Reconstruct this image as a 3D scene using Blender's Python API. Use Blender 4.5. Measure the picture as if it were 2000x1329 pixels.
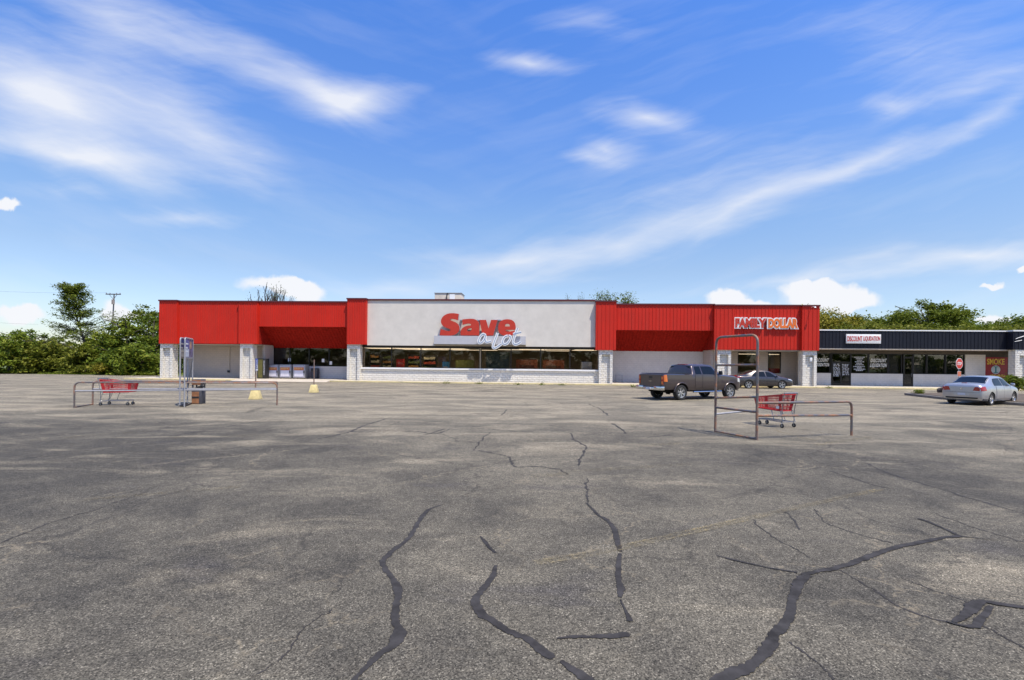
import bpy, bmesh, math, random
import numpy as np
from mathutils import Vector, Matrix, Euler
R = math.radians
for o in list(bpy.data.objects):
    bpy.data.objects.remove(o)
SC = bpy.context.scene
COL = SC.collection

# ------------------------------------------------------------------ camera
H = 1.85            # eye height
F = 950.0           # focal length in pixels of the 2000 px wide photograph
TH = math.atan(0.0105)
cam_d = bpy.data.cameras.new("camera")
cam_d.sensor_width = 36.0
cam_d.lens = 36.0 * F / 2000.0
cam_d.shift_y = 45.5 / 2000.0
cam_d.clip_start = 0.05
cam_d.clip_end = 3000
cam = bpy.data.objects.new("camera", cam_d)
cam.location = (0, 0, H)
cam.rotation_euler = (R(90), -TH, 0)
COL.objects.link(cam)
SC.camera = cam

# ------------------------------------------------------------------ light
SUN_V = Vector((0.272, -0.302, 0.914)).normalized()
SC.view_settings.view_transform = 'Standard'
SC.view_settings.look = 'None'
SC.view_settings.exposure = 0.35
SC.view_settings.gamma = 1.0
sun_d = bpy.data.lights.new("sun", 'SUN')
sun_d.energy = 4.8
sun_d.angle = R(0.5)
sun_d.color = (1.0, 0.92, 0.79)
sun = bpy.data.objects.new("sun", sun_d)
sun.rotation_euler = SUN_V.to_track_quat('Z', 'Y').to_euler()
sun.location = (20, -20, 60)
COL.objects.link(sun)

# ------------------------------------------------------------------ world: clear blue sky with cirrus
SKY = 0.15
W = bpy.data.worlds.new("World")
SC.world = W
W.use_nodes = True
nt = W.node_tree
nt.nodes.clear()
def N(tree, typ, **kw):
    n = tree.nodes.new(typ)
    for k, v in kw.items():
        setattr(n, k, v)
    return n
def math_n(tree, op, a, b=None, c=None, clamp=False):
    n = tree.nodes.new('ShaderNodeMath'); n.operation = op; n.use_clamp = clamp
    for i, v in enumerate((a, b, c)):
        if v is None: continue
        if isinstance(v, (int, float)): n.inputs[i].default_value = v
        else: tree.links.new(v, n.inputs[i])
    return n.outputs[0]
def mixc(tree, fac, a, b, mode='MIX'):
    n = tree.nodes.new('ShaderNodeMix'); n.data_type = 'RGBA'; n.blend_type = mode
    for sock, v in ((n.inputs[0], fac), (n.inputs[6], a), (n.inputs[7], b)):
        if isinstance(v, (int, float)): sock.default_value = v
        elif isinstance(v, tuple): sock.default_value = v if len(v) == 4 else (*v, 1)
        else: tree.links.new(v, sock)
    return n.outputs[2]
def noise_n(tree, vec, scale, detail=4, rough=0.55, dist=0.0, col=False):
    n = tree.nodes.new('ShaderNodeTexNoise')
    n.inputs['Scale'].default_value = scale
    n.inputs['Detail'].default_value = detail
    n.inputs['Roughness'].default_value = rough
    n.inputs['Distortion'].default_value = dist
    if vec is not None: tree.links.new(vec, n.inputs['Vector'])
    return n.outputs['Color' if col else 'Fac']
def mapr(tree, v, a, b, c=0.0, d=1.0, smooth=False):
    n = tree.nodes.new('ShaderNodeMapRange'); n.clamp = True
    if smooth: n.interpolation_type = 'SMOOTHSTEP'
    tree.links.new(v, n.inputs[0])
    for i, x in enumerate((a, b, c, d)): n.inputs[i + 1].default_value = x
    return n.outputs[0]
def mapping_n(tree, vec, loc=(0, 0, 0), rot=(0, 0, 0), scale=(1, 1, 1), typ='POINT'):
    n = tree.nodes.new('ShaderNodeMapping'); n.vector_type = typ
    tree.links.new(vec, n.inputs[0])
    if typ != 'NORMAL' :
        n.inputs['Location'].default_value = loc
    n.inputs['Rotation'].default_value = rot
    n.inputs['Scale'].default_value = scale
    return n.outputs[0]

sky = N(nt, 'ShaderNodeTexSky', sky_type='NISHITA', sun_disc=False)
sky.sun_elevation = math.asin(SUN_V.z)
sky.sun_rotation = math.atan2(SUN_V.x, SUN_V.y)
sky.air_density = 1.0
sky.dust_density = 0.4
sky.ozone_density = 2.2
tc = N(nt, 'ShaderNodeTexCoord')
sep = N(nt, 'ShaderNodeSeparateXYZ')
nt.links.new(tc.outputs['Generated'], sep.inputs[0])
ay = math_n(nt, 'MAXIMUM', math_n(nt, 'ABSOLUTE', sep.outputs[1]), 0.12)
cu = math_n(nt, 'DIVIDE', sep.outputs[0], ay)
cv = math_n(nt, 'DIVIDE', sep.outputs[2], ay)
comb = N(nt, 'ShaderNodeCombineXYZ')
nt.links.new(cu, comb.inputs[0]); nt.links.new(cv, comb.inputs[1])
q0 = comb.outputs[0]
def warp(vec, scale, amt, detail=4, sx=1.0, sy=1.0):
    c = noise_n(nt, mapping_n(nt, vec, scale=(sx, sy, 1)), scale, detail, 0.55, 0, True)
    v = N(nt, 'ShaderNodeVectorMath', operation='MULTIPLY_ADD')
    nt.links.new(c, v.inputs[0]); v.inputs[1].default_value = (amt, amt, 0)
    a = N(nt, 'ShaderNodeVectorMath', operation='SUBTRACT'); nt.links.new(vec, a.inputs[0]); a.inputs[1].default_value = (amt / 2, amt / 2, 0)
    nt.links.new(a.outputs[0], v.inputs[2])
    return v.outputs[0]
qc = warp(warp(q0, 2.2, 0.10, 3), 9.0, 0.035, 4, 0.6, 1.4)     # cirrus
qk = warp(warp(q0, 13.0, 0.045, 3), 42.0, 0.022, 5)             # small cumulus
def puff(q, px, py, ang, ln, wd, amp):
    u = (px - 1000) / F; v = (710 - py) / F
    m = mapping_n(nt, q, loc=(u, v, 0), rot=(0, 0, -R(ang)), scale=(ln / F, wd / F, 1), typ='TEXTURE')
    g = N(nt, 'ShaderNodeTexGradient', gradient_type='QUADRATIC_SPHERE')
    nt.links.new(m, g.inputs[0])
    return math_n(nt, 'MULTIPLY', g.outputs['Fac'], amp)
CIRRUS = [(230, 60, 30, 330, 170, .55), (120, 215, 18, 520, 180, 1.0), (40, 190, 10, 330, 130, .5), (380, 265, 30, 360, 95, .55), (150, 312, 7, 460, 58, .95),
          (500, 150, 22, 470, 95, .62), (690, 200, -10, 210, 66, .9), (620, 190, 14, 250, 60, .5), (150, 375, 2, 260, 40, .35), (360, 426, 2, 200, 32, .55),
          (1035, 118, 2, 170, 40, .95), (1265, 235, 10, 180, 56, .95), (1188, 300, -8, 100, 50, .75), (1150, 316, 4, 110, 20, .5), (1150, 45, 6, 230, 55, .3),
          (1000, 508, -11, 270, 50, .8), (1210, 462, -19, 330, 60, .6), (1450, 392, -20, 420, 42, .62), (1450, 350, -20, 420, 150, .18), (1700, 305, -25, 380, 40, .7),
          (1920, 222, -27, 330, 46, .65), (1780, 80, 12, 480, 190, .26), (1880, 165, -18, 330, 50, .34), (1900, 492, -6, 470, 48, .95), (1560, 540, -5, 430, 22, .5),
          (1280, 400, -18, 600, 170, .2), (1730, 203, 0, 90, 38, .5), (780, 570, 3, 240, 40, .5), (900, 500, -4, 260, 45, .4), (1000, 545, 0, 300, 30, .3)]
CUMUL = [(590, 572, 8, 95, 42, 1.5), (520, 562, 4, 160, 36, .85), (1600, 566, 0, 150, 56, 1.7), (1660, 585, 0, 130, 36, 1.3), (1420, 576, 0, 80, 44, 1.5), (1460, 592, 0, 100, 22, 1.2),
         (40, 626, 0, 105, 34, 1.5), (222, 612, 0, 62, 42, 1.35), (262, 628, 0, 70, 24, 1.1), (8, 411, 0, 62, 28, 1.3), (1935, 548, 0, 62, 14, 1.1), (1998, 520, 0, 26, 16, 1.2), (1945, 617, 0, 90, 26, 1.1)]
def total(q, items):
    acc = None
    for it in items:
        p = puff(q, *it)
        acc = p if acc is None else math_n(nt, 'ADD', acc, p)
    return acc
def fibres(ang, sx, sy, sc):
    return noise_n(nt, mapping_n(nt, mapping_n(nt, warp(q0, 2.6, 0.10, 3), rot=(0, 0, R(ang))), scale=(sx, sy, 1)), sc, 6, 0.56)
lr = mapr(nt, cu, -0.35, 0.1)                                   # streaks fall to the right on the left side, rise on the right side
fm = N(nt, 'ShaderNodeMix', data_type='FLOAT')
nt.links.new(lr, fm.inputs[0]); nt.links.new(fibres(18, 1.3, 7.5, 2.0), fm.inputs[2]); nt.links.new(fibres(-18, 1.1, 9.0, 2.0), fm.inputs[3])
fib = fm.outputs[0]
fine = noise_n(nt, mapping_n(nt, warp(q0, 5.0, 0.06, 3), rot=(0, 0, R(6)), scale=(1.6, 12.0, 1)), 6.0, 6, 0.62)
dens = total(qc, CIRRUS)
gate = mapr(nt, dens, 0.0, 0.22)
dens = math_n(nt, 'ADD', math_n(nt, 'MULTIPLY', dens, 0.86), math_n(nt, 'MULTIPLY', math_n(nt, 'SUBTRACT', fib, 0.5), math_n(nt, 'MULTIPLY', gate, 0.72)))
dens = math_n(nt, 'ADD', dens, math_n(nt, 'MULTIPLY', math_n(nt, 'SUBTRACT', fine, 0.5), math_n(nt, 'MULTIPLY', gate, 0.22)))
ci = mapr(nt, dens, 0.04, 1.05, 0, 0.86)
veil = math_n(nt, 'MULTIPLY', mapr(nt, fib, 0.46, 0.74), 0.10)
ci = math_n(nt, 'MINIMUM', math_n(nt, 'ADD', ci, veil), 0.86)
cum_raw = total(qk, CUMUL)
ku = mapr(nt, cum_raw, 0.24, 0.60, 0, 1, True)
cloud = math_n(nt, 'MAXIMUM', ci, math_n(nt, 'MULTIPLY', ku, 0.97), clamp=True)
up = mapr(nt, sep.outputs[2], 0.0, 0.02)
cloud = math_n(nt, 'MULTIPLY', cloud, up)
hs = N(nt, 'ShaderNodeHueSaturation')
hs.inputs['Hue'].default_value = 0.508
hs.inputs['Saturation'].default_value = 1.22
hs.inputs['Value'].default_value = 1.0
nt.links.new(sky.outputs[0], hs.inputs['Color'])
CW = 5.0
grade = N(nt, 'ShaderNodeValToRGB')                             # colour of the clear air by height above the horizon
els = grade.color_ramp.elements
els[0].position = 0.03; els[0].color = (.35, .335, .365, 1)
els[1].position = 0.62; els[1].color = (.44, .545, .67, 1)
for p_, c_ in ((0.10, (.435, .40, .405, 1)), (0.18, (.52, .44, .40, 1)), (0.27, (.58, .51, .46, 1)), (0.42, (.53, .54, .58, 1))):
    e_ = els.new(p_); e_.color = c_
nt.links.new(sep.outputs[2], grade.inputs[0])
g2 = N(nt, 'ShaderNodeVectorMath', operation='SCALE'); nt.links.new(grade.outputs[0], g2.inputs[0]); g2.inputs[3].default_value = 2.1
clear = mixc(nt, 1.0, hs.outputs[0], g2.outputs[0], 'MULTIPLY')
skyc = mixc(nt, cloud, clear, (CW * 0.97, CW * 0.985, CW * 1.03))
bg = N(nt, 'ShaderNodeBackground')
bg.inputs['Strength'].default_value = SKY
nt.links.new(skyc, bg.inputs['Color'])
wo = N(nt, 'ShaderNodeOutputWorld')
nt.links.new(bg.outputs[0], wo.inputs[0])

# ------------------------------------------------------------------ photograph pixel -> place
def ray(px, py):
    dx, dy = (px - 1000) / F, (py - 710) / F
    c, s = math.cos(TH), math.sin(TH)
    return dx * c + dy * s, dx * s - dy * c          # X/Y and Z/Y
def G(px, py, z=0.0):
    """point on the level z seen at this pixel"""
    rx, rz = ray(px, py)
    y = (z - H) / rz
    return Vector((rx * y, y, z))
def AT(px, py, y):
    rx, rz = ray(px, py)
    return Vector((rx * y, y, H + rz * y))
# building frame: u along the front (to the right), w into the building, z up
BA = R(-3.15)
BO = Vector((0, 44.5, 0))
BE = Vector((math.cos(BA), math.sin(BA), 0))
BN = Vector((-math.sin(BA), math.cos(BA), 0))
def BL(px, py, w=0.0):
    rx, rz = ray(px, py)
    ox, oy = BO.x + BN.x * w, BO.y + BN.y * w
    u = (rx * oy - ox) / (BE.x - rx * BE.y)
    y = oy + BE.y * u
    return u, H + rz * y
def U(px, w=0.0, py=680): return BL(px, py, w)[0]
def Z(px, py, w=0.0): return BL(px, py, w)[1]
def B(u, w, z): return BO + BE * u + BN * w + Vector((0, 0, z))

# ------------------------------------------------------------------ mesh helpers
class MB:
    def __init__(s): s.v = []; s.f = []; s.m = []
    def add(s, vs, fs, m=0):
        o = len(s.v)
        s.v += [tuple(v) for v in vs]
        s.f += [tuple(i + o for i in f) for f in fs]
        s.m += [m] * len(fs)
        return s
    def box(s, x0, x1, y0, y1, z0, z1, m=0):
        return s.add([(x0, y0, z0), (x1, y0, z0), (x1, y1, z0), (x0, y1, z0), (x0, y0, z1), (x1, y0, z1), (x1, y1, z1), (x0, y1, z1)],
                     [(0, 3, 2, 1), (4, 5, 6, 7), (0, 1, 5, 4), (1, 2, 6, 5), (2, 3, 7, 6), (3, 0, 4, 7)], m)
    def frustum(s, cx, cy, z0, z1, a0, b0, a1, b1, m=0):
        return s.add([(cx - a0, cy - b0, z0), (cx + a0, cy - b0, z0), (cx + a0, cy + b0, z0), (cx - a0, cy + b0, z0),
                      (cx - a1, cy - b1, z1), (cx + a1, cy - b1, z1), (cx + a1, cy + b1, z1), (cx - a1, cy + b1, z1)],
                     [(0, 3, 2, 1), (4, 5, 6, 7), (0, 1, 5, 4), (1, 2, 6, 5), (2, 3, 7, 6), (3, 0, 4, 7)], m)
    def prism(s, pts, z0, z1, m=0):
        """polygon pts (x,y) counter-clockwise, extruded in z"""
        n = len(pts)
        vs = [(x, y, z0) for x, y in pts] + [(x, y, z1) for x, y in pts]
        fs = [tuple(range(n - 1, -1, -1)), tuple(range(n, 2 * n))]
        fs += [(i, (i + 1) % n, n + (i + 1) % n, n + i) for i in range(n)]
        return s.add(vs, fs, m)
    def tube(s, path, r, seg=8, m=0, caps=True):
        P = [Vector(p) for p in path]
        rs = r if isinstance(r, (list, tuple)) else [r] * len(P)
        vs = []
        prev = None
        for i, p in enumerate(P):
            d = (P[min(i + 1, len(P) - 1)] - P[max(i - 1, 0)])
            d = d.normalized() if d.length > 1e-9 else Vector((0, 0, 1))
            if prev is None:
                a = d.orthogonal().normalized()
            else:
                a = prev - d * prev.dot(d)
                a = a.normalized() if a.length > 1e-6 else d.orthogonal().normalized()
            prev = a
            b = d.cross(a)
            for k in range(seg):
                t = 2 * math.pi * k / seg
                vs.append(p + (a * math.cos(t) + b * math.sin(t)) * rs[i])
        fs = []
        for i in range(len(P) - 1):
            for k in range(seg):
                k2 = (k + 1) % seg
                fs.append((i * seg + k, i * seg + k2, (i + 1) * seg + k2, (i + 1) * seg + k))
        if caps:
            fs.append(tuple(range(seg - 1, -1, -1)))
            fs.append(tuple((len(P) - 1) * seg + k for k in range(seg)))
        return s.add(vs, fs, m)
    def lathe(s, prof, axis='z', seg=24, c=(0, 0, 0), m=0):
        """prof: (radius, height) pairs"""
        vs = []
        for r, h in prof:
            for k in range(seg):
                t = 2 * math.pi * k / seg
                a, b = r * math.cos(t), r * math.sin(t)
                p = (a, b, h) if axis == 'z' else ((a, h, b) if axis == 'y' else (h, a, b))
                vs.append((p[0] + c[0], p[1] + c[1], p[2] + c[2]))
        fs = []
        for i in range(len(prof) - 1):
            for k in range(seg):
                k2 = (k + 1) % seg
                fs.append((i * seg + k, i * seg + k2, (i + 1) * seg + k2, (i + 1) * seg + k))
        return s.add(vs, fs, m)
    def build(s, name, mats, parent=None, smooth=False, angle=35, bevel=0.0, loc=None, rotz=None):
        me = bpy.data.meshes.new(name)
        me.from_pydata(s.v, [], s.f)
        me.update()
        mats = mats if isinstance(mats, (list, tuple)) else [mats]
        for m in mats: me.materials.append(m)
        if len(mats) > 1: me.polygons.foreach_set('material_index', s.m)
        bm = bmesh.new(); bm.from_mesh(me)
        bmesh.ops.recalc_face_normals(bm, faces=bm.faces)
        if bevel > 0:
            es = [e for e in bm.edges if len(e.link_faces) == 2 and e.calc_face_angle(0) > R(40)]
            bmesh.ops.bevel(bm, geom=es, offset=bevel, segments=2, profile=0.5, affect='EDGES', clamp_overlap=True)
        bm.to_mesh(me); bm.free()
        if smooth or bevel > 0:
            me.polygons.foreach_set('use_smooth', [True] * len(me.polygons))
            me.set_sharp_from_angle(angle=R(angle))
        o = bpy.data.objects.new(name, me)
        COL.objects.link(o)
        if parent is not None: o.parent = parent
        if loc is not None: o.location = loc
        if rotz is not None: o.rotation_euler = (0, 0, rotz)
        return o
def empty(name, loc=(0, 0, 0), rotz=0.0):
    o = bpy.data.objects.new(name, None)
    o.empty_display_size = 0.3
    o.location = loc; o.rotation_euler = (0, 0, rotz)
    COL.objects.link(o)
    return o
def tag(o, label=None, cat=None, group=None, kind=None):
    if label: o['label'] = label
    if cat: o['category'] = cat
    if group: o['group'] = group
    if kind: o['kind'] = kind
    return o
def copy_tree(o, parent=None):
    c = o.copy(); COL.objects.link(c)
    if parent is not None: c.parent = parent
    for ch in [x for x in bpy.data.objects if x.parent == o]:
        copy_tree(ch, c)
    return c
def pchip(xs, ys):
    xs = np.array(xs, float); ys = np.array(ys, float)
    h = np.diff(xs); d = np.diff(ys) / h
    m = np.zeros(len(xs)); m[0] = d[0]; m[-1] = d[-1]
    for i in range(1, len(xs) - 1):
        if d[i - 1] * d[i] > 0:
            w1, w2 = 2 * h[i] + h[i - 1], h[i] + 2 * h[i - 1]
            m[i] = (w1 + w2) / (w1 / d[i - 1] + w2 / d[i])
    def f(x):
        x = min(max(x, xs[0]), xs[-1])
        i = min(max(int(np.searchsorted(xs, x) - 1), 0), len(h) - 1)
        t = (x - xs[i]) / h[i]
        return float((1 + 2 * t) * (1 - t) ** 2 * ys[i] + t * (1 - t) ** 2 * h[i] * m[i] + t * t * (3 - 2 * t) * ys[i + 1] + t * t * (t - 1) * h[i] * m[i + 1])
    return f
def smooth_path(pts, n=6, closed=False):
    P = [Vector(p) for p in pts]
    out = []
    L = len(P)
    rng = range(L) if closed else range(L - 1)
    for i in rng:
        p0 = P[(i - 1) % L] if closed else P[max(i - 1, 0)]
        p1, p2 = P[i], P[(i + 1) % L]
        p3 = P[(i + 2) % L] if closed else P[min(i + 2, L - 1)]
        for k in range(n):
            t = k / n
            out.append(0.5 * ((2 * p1) + (p2 - p0) * t + (2 * p0 - 5 * p1 + 4 * p2 - p3) * t * t + (3 * p1 - p0 - 3 * p2 + p3) * t ** 3))
    if not closed: out.append(P[-1])
    return out
def text_mesh(body, x0, x1, z0, z1, depth=0.02, bold=0.0, space=1.0):
    """flat lettering facing -w (towards the viewer) filling the box; returns (verts, faces)"""
    cu = bpy.data.curves.new("lettering", 'FONT')
    cu.body = body; cu.size = 1.0; cu.extrude = 0.5; cu.offset = bold; cu.space_character = space
    cu.resolution_u = 4
    o = bpy.data.objects.new("lettering", cu); COL.objects.link(o)
    bpy.context.view_layer.update()
    dg = bpy.context.evaluated_depsgraph_get()
    me = bpy.data.meshes.new_from_object(o.evaluated_get(dg))
    co = np.empty(len(me.vertices) * 3); me.vertices.foreach_get('co', co); co = co.reshape(-1, 3)
    fs = [tuple(p.vertices) for p in me.polygons]
    lo, hi = co.min(0), co.max(0)
    vs = [(x0 + (a - lo[0]) / (hi[0] - lo[0]) * (x1 - x0), (0.5 - c) * depth - depth, z0 + (b - lo[1]) / (hi[1] - lo[1]) * (z1 - z0)) for a, b, c in co]
    bpy.data.objects.remove(o); bpy.data.curves.remove(cu); bpy.data.meshes.remove(me)
    return vs, fs
def poly_mesh(outline, holes=(), depth=0.1):
    """filled outline (x,z) with holes, extruded from y=-depth to 0; returns verts, faces"""
    cu = bpy.data.curves.new("outline", 'CURVE'); cu.dimensions = '2D'; cu.fill_mode = 'BOTH'; cu.extrude = 0.5
    for loop in (outline, *holes):
        sp = cu.splines.new('POLY'); sp.points.add(len(loop) - 1); sp.use_cyclic_u = True
        for i, (x, z) in enumerate(loop): sp.points[i].co = (x, z, 0, 1)
    o = bpy.data.objects.new("outline", cu); COL.objects.link(o)
    bpy.context.view_layer.update()
    me = bpy.data.meshes.new_from_object(o.evaluated_get(bpy.context.evaluated_depsgraph_get()))
    vs = [(v.co.x, (0.5 - v.co.z) * depth - depth, v.co.y) for v in me.vertices]
    fs = [tuple(p.vertices) for p in me.polygons]
    bpy.data.objects.remove(o); bpy.data.curves.remove(cu); bpy.data.meshes.remove(me)
    return vs, fs
def ribbon(path, widths, y, depth, ramp=0.0):
    """strip in the x,z plane following path (x,z), extruded by depth towards -y"""
    P = [Vector((p[0], p[1])) for p in path]
    n = len(P); L = []; Rr = []
    for i in range(n):
        d = (P[min(i + 1, n - 1)] - P[max(i - 1, 0)]).normalized()
        nn = Vector((-d.y, d.x)); w = widths[i] if isinstance(widths, (list, tuple)) else widths
        L.append(P[i] + nn * w / 2); Rr.append(P[i] - nn * w / 2)
    vs = []
    for i in range(n):
        yy = y - ramp * i / n
        vs += [(L[i].x, yy - depth, L[i].y), (Rr[i].x, yy - depth, Rr[i].y), (L[i].x, yy, L[i].y), (Rr[i].x, yy, Rr[i].y)]
    fs = [(0, 1, 3, 2), (4 * n - 4, 4 * n - 2, 4 * n - 1, 4 * n - 3)]
    for i in range(n - 1):
        a = 4 * i; b = a + 4
        fs += [(a, b, b + 1, a + 1), (a + 2, a + 3, b + 3, b + 2), (a, a + 2, b + 2, b), (a + 1, b + 1, b + 3, a + 3)]
    return vs, fs

# ------------------------------------------------------------------ materials
def lin(r, g, b):
    f = lambda c: (c / 255 / 12.92) if c / 255 <= 0.04045 else ((c / 255 + 0.055) / 1.055) ** 2.4
    return (f(r), f(g), f(b))
MATS = {}
def mat(name, col, rough=0.6, metal=0.0, spec=0.5, coat=0.0, var=0.12, vscale=3.0, bump=0.0, bscale=60.0, alpha=None, emit=None, trans=0.0):
    """principled surface with uneven colour and roughness"""
    m = bpy.data.materials.new(name); m.use_nodes = True
    t = m.node_tree; b = t.nodes['Principled BSDF']
    b.inputs['Metallic'].default_value = metal
    b.inputs['Specular IOR Level'].default_value = spec
    b.inputs['Coat Weight'].default_value = coat
    tcn = t.nodes.new('ShaderNodeTexCoord')
    nz = noise_n(t, tcn.outputs['Object'], vscale, 6, 0.6)
    a = tuple(min(c * (1 + var), 1) for c in col); d = tuple(c * (1 - var) for c in col)
    t.links.new(mixc(t, mapr(t, nz, 0.3, 0.7), d, a), b.inputs['Base Color'])
    t.links.new(mapr(t, nz, 0.3, 0.7, min(rough * 1.12, 1), rough * 0.88), b.inputs['Roughness'])
    if bump > 0:
        bn = t.nodes.new('ShaderNodeBump'); bn.inputs['Strength'].default_value = bump; bn.inputs['Distance'].default_value = 0.01
        t.links.new(noise_n(t, tcn.outputs['Object'], bscale, 5, 0.6), bn.inputs['Height'])
        t.links.new(bn.outputs[0], b.inputs['Normal'])
    if emit:
        b.inputs['Emission Color'].default_value = (*emit[0], 1); b.inputs['Emission Strength'].default_value = emit[1]
    MATS[name] = m
    return m
def glass_mat(name, tint=0.75, ior=1.5, rough=0.0, tcol=(1, 1, 1)):
    m = bpy.data.materials.new(name); m.use_nodes = True
    t = m.node_tree; t.nodes.clear()
    tr = t.nodes.new('ShaderNodeBsdfTransparent'); tr.inputs[0].default_value = (tint * tcol[0], tint * tcol[1], tint * tcol[2], 1)
    gl = t.nodes.new('ShaderNodeBsdfGlossy'); gl.inputs['Roughness'].default_value = rough; gl.inputs['Color'].default_value = (.95, .97, 1, 1)
    fr = t.nodes.new('ShaderNodeFresnel'); fr.inputs[0].default_value = ior
    tcn = t.nodes.new('ShaderNodeTexCoord')
    bn = t.nodes.new('ShaderNodeBump'); bn.inputs['Strength'].default_value = 0.06; bn.inputs['Distance'].default_value = 0.02
    t.links.new(noise_n(t, tcn.outputs['Object'], 0.8, 2), bn.inputs['Height'])
    t.links.new(bn.outputs[0], gl.inputs['Normal'])
    mx = t.nodes.new('ShaderNodeMixShader'); t.links.new(fr.outputs[0], mx.inputs[0])
    t.links.new(tr.outputs[0], mx.inputs[1]); t.links.new(gl.outputs[0], mx.inputs[2])
    o = t.nodes.new('ShaderNodeOutputMaterial'); t.links.new(mx.outputs[0], o.inputs[0])
    return m
def red_metal():
    m = mat("red_ribbed_metal", (0.53, 0.022, 0.011), 0.5, 0, 0.2, var=0.10, vscale=0.5)
    t = m.node_tree; b = t.nodes['Principled BSDF']
    tcn = t.nodes.new('ShaderNodeTexCoord')
    sx = noise_n(t, mapping_n(t, tcn.outputs['Object'], scale=(6, 6, 0.25)), 1.0, 5, 0.65)     # rain streaks
    old = b.inputs['Base Color'].links[0].from_socket
    t.links.new(mixc(t, mapr(t, sx, 0.42, 0.72, 0, 0.6), old, (0.42, 0.035, 0.022)), b.inputs['Base Color'])
    return m
def brick_paint(name, col=(0.80, 0.762, 0.685), rows=0.2, width=0.45, strength=1.0):
    m = bpy.data.materials.new(name); m.use_nodes = True
    t = m.node_tree; b = t.nodes['Principled BSDF']; b.inputs['Roughness'].default_value = 0.75
    tcn = t.nodes.new('ShaderNodeTexCoord')
    s = t.nodes.new('ShaderNodeSeparateXYZ'); t.links.new(tcn.outputs['Object'], s.inputs[0])
    c = t.nodes.new('ShaderNodeCombineXYZ')
    t.links.new(math_n(t, 'ADD', s.outputs[0], s.outputs[1]), c.inputs[0]); t.links.new(s.outputs[2], c.inputs[1])
    cw = t.nodes.new('ShaderNodeVectorMath'); cw.operation = 'MULTIPLY_ADD'
    t.links.new(noise_n(t, tcn.outputs['Object'], 5, 4, 0.6, 0, True), cw.inputs[0]); cw.inputs[1].default_value = (0.16, 0.11, 0); t.links.new(c.outputs[0], cw.inputs[2])
    br = t.nodes.new('ShaderNodeTexBrick')
    br.inputs['Scale'].default_value = 1; br.inputs['Mortar Size'].default_value = 0.02; br.inputs['Brick Width'].default_value = width; br.inputs['Row Height'].default_value = rows
    br.inputs['Mortar Smooth'].default_value = 0.6
    br.inputs['Color1'].default_value = (1, 1, 1, 1); br.inputs['Color2'].default_value = (0.82, 0.82, 0.82, 1); br.inputs['Mortar'].default_value = (0, 0, 0, 1)
    t.links.new(cw.outputs[0], br.inputs['Vector'])
    bw = t.nodes.new('ShaderNodeRGBToBW'); t.links.new(br.outputs['Color'], bw.inputs[0])
    nz = noise_n(t, tcn.outputs['Object'], 13, 6, 0.7)
    big = noise_n(t, tcn.outputs['Object'], 1.6, 5, 0.6)
    hgt = math_n(t, 'ADD', bw.outputs[0], math_n(t, 'MULTIPLY', nz, 0.9))
    bn = t.nodes.new('ShaderNodeBump'); bn.inputs['Strength'].default_value = strength; bn.inputs['Distance'].default_value = 0.07
    t.links.new(hgt, bn.inputs['Height']); t.links.new(bn.outputs[0], b.inputs['Normal'])
    c1 = mixc(t, mapr(t, big, 0.35, 0.7), tuple(x * 0.9 for x in col), col)
    low = math_n(t, 'MULTIPLY', mapr(t, s.outputs[2], 0.12, 0.45, 1, 0), mapr(t, noise_n(t, tcn.outputs['Object'], 7, 5, 0.7), 0.45, 0.62))
    c2 = mixc(t, math_n(t, 'MULTIPLY', low, 0.55), c1, (0.30, 0.25, 0.20))
    c3 = mixc(t, mapr(t, bw.outputs[0], 0, 0.7, 0.3, 0), c2, tuple(x * 0.55 for x in col))
    t.links.new(c3, b.inputs['Base Color'])
    return m
def rust_mat(name, rust=0.5, base=(0.20, 0.185, 0.18), rustc=(0.27, 0.13, 0.07)):
    m = bpy.data.materials.new(name); m.use_nodes = True
    t = m.node_tree; b = t.nodes['Principled BSDF']
    tcn = t.nodes.new('ShaderNodeTexCoord')
    nz = noise_n(t, tcn.outputs['Object'], 3.2, 8, 0.72)
    f = mapr(t, nz, 0.62 - rust * 0.3, 0.78 - rust * 0.3)
    n2 = noise_n(t, tcn.outputs['Object'], 30, 5, 0.7)
    rc = mixc(t, mapr(t, n2, 0.35, 0.65), tuple(x * 0.6 for x in rustc), tuple(x * 1.5 for x in rustc))
    t.links.new(mixc(t, f, base, rc), b.inputs['Base Color'])
    t.links.new(mapr(t, f, 0, 1, 0.75, 0.0), b.inputs['Metallic'])
    t.links.new(mapr(t, f, 0, 1, 0.42, 0.85), b.inputs['Roughness'])
    return m
M_RED = red_metal()
M_COPING = mat("dark_red_coping", (0.10, 0.012, 0.014), 0.45)
M_BRICK = brick_paint("white_painted_brick")
M_BLOCK = brick_paint("white_painted_block", (0.66, 0.61, 0.555), 0.2, 0.4, 0.25)
M_SHADEBLOCK = brick_paint("shaded_white_block", (0.51, 0.44, 0.385), 0.2, 0.4, 0.25)  # darker copy of the white block, shade put into its colour
M_STUCCO = mat("grey_white_stucco", (0.635, 0.59, 0.52), 0.9, var=0.06, vscale=1.3, bump=0.35, bscale=45)
M_WHITE = mat("white_paint", (0.78, 0.77, 0.75), 0.5, var=0.05)
M_CONC = mat("pale_concrete", (0.46, 0.41, 0.33), 0.9, var=0.18, vscale=1.5, bump=0.3)
M_TAN = mat("tan_soffit", (0.55, 0.47, 0.38), 0.8, var=0.05)
M_ALU = mat("dark_bronze_aluminium", (0.030, 0.027, 0.026), 0.35, 0.6)
M_ALU2 = mat("tan_aluminium", (0.33, 0.26, 0.18), 0.4, 0.5)
M_NAVY = mat("navy_ribbed_metal", (0.011, 0.012, 0.019), 0.5, spec=0.25, var=0.15, vscale=0.6)
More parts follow.
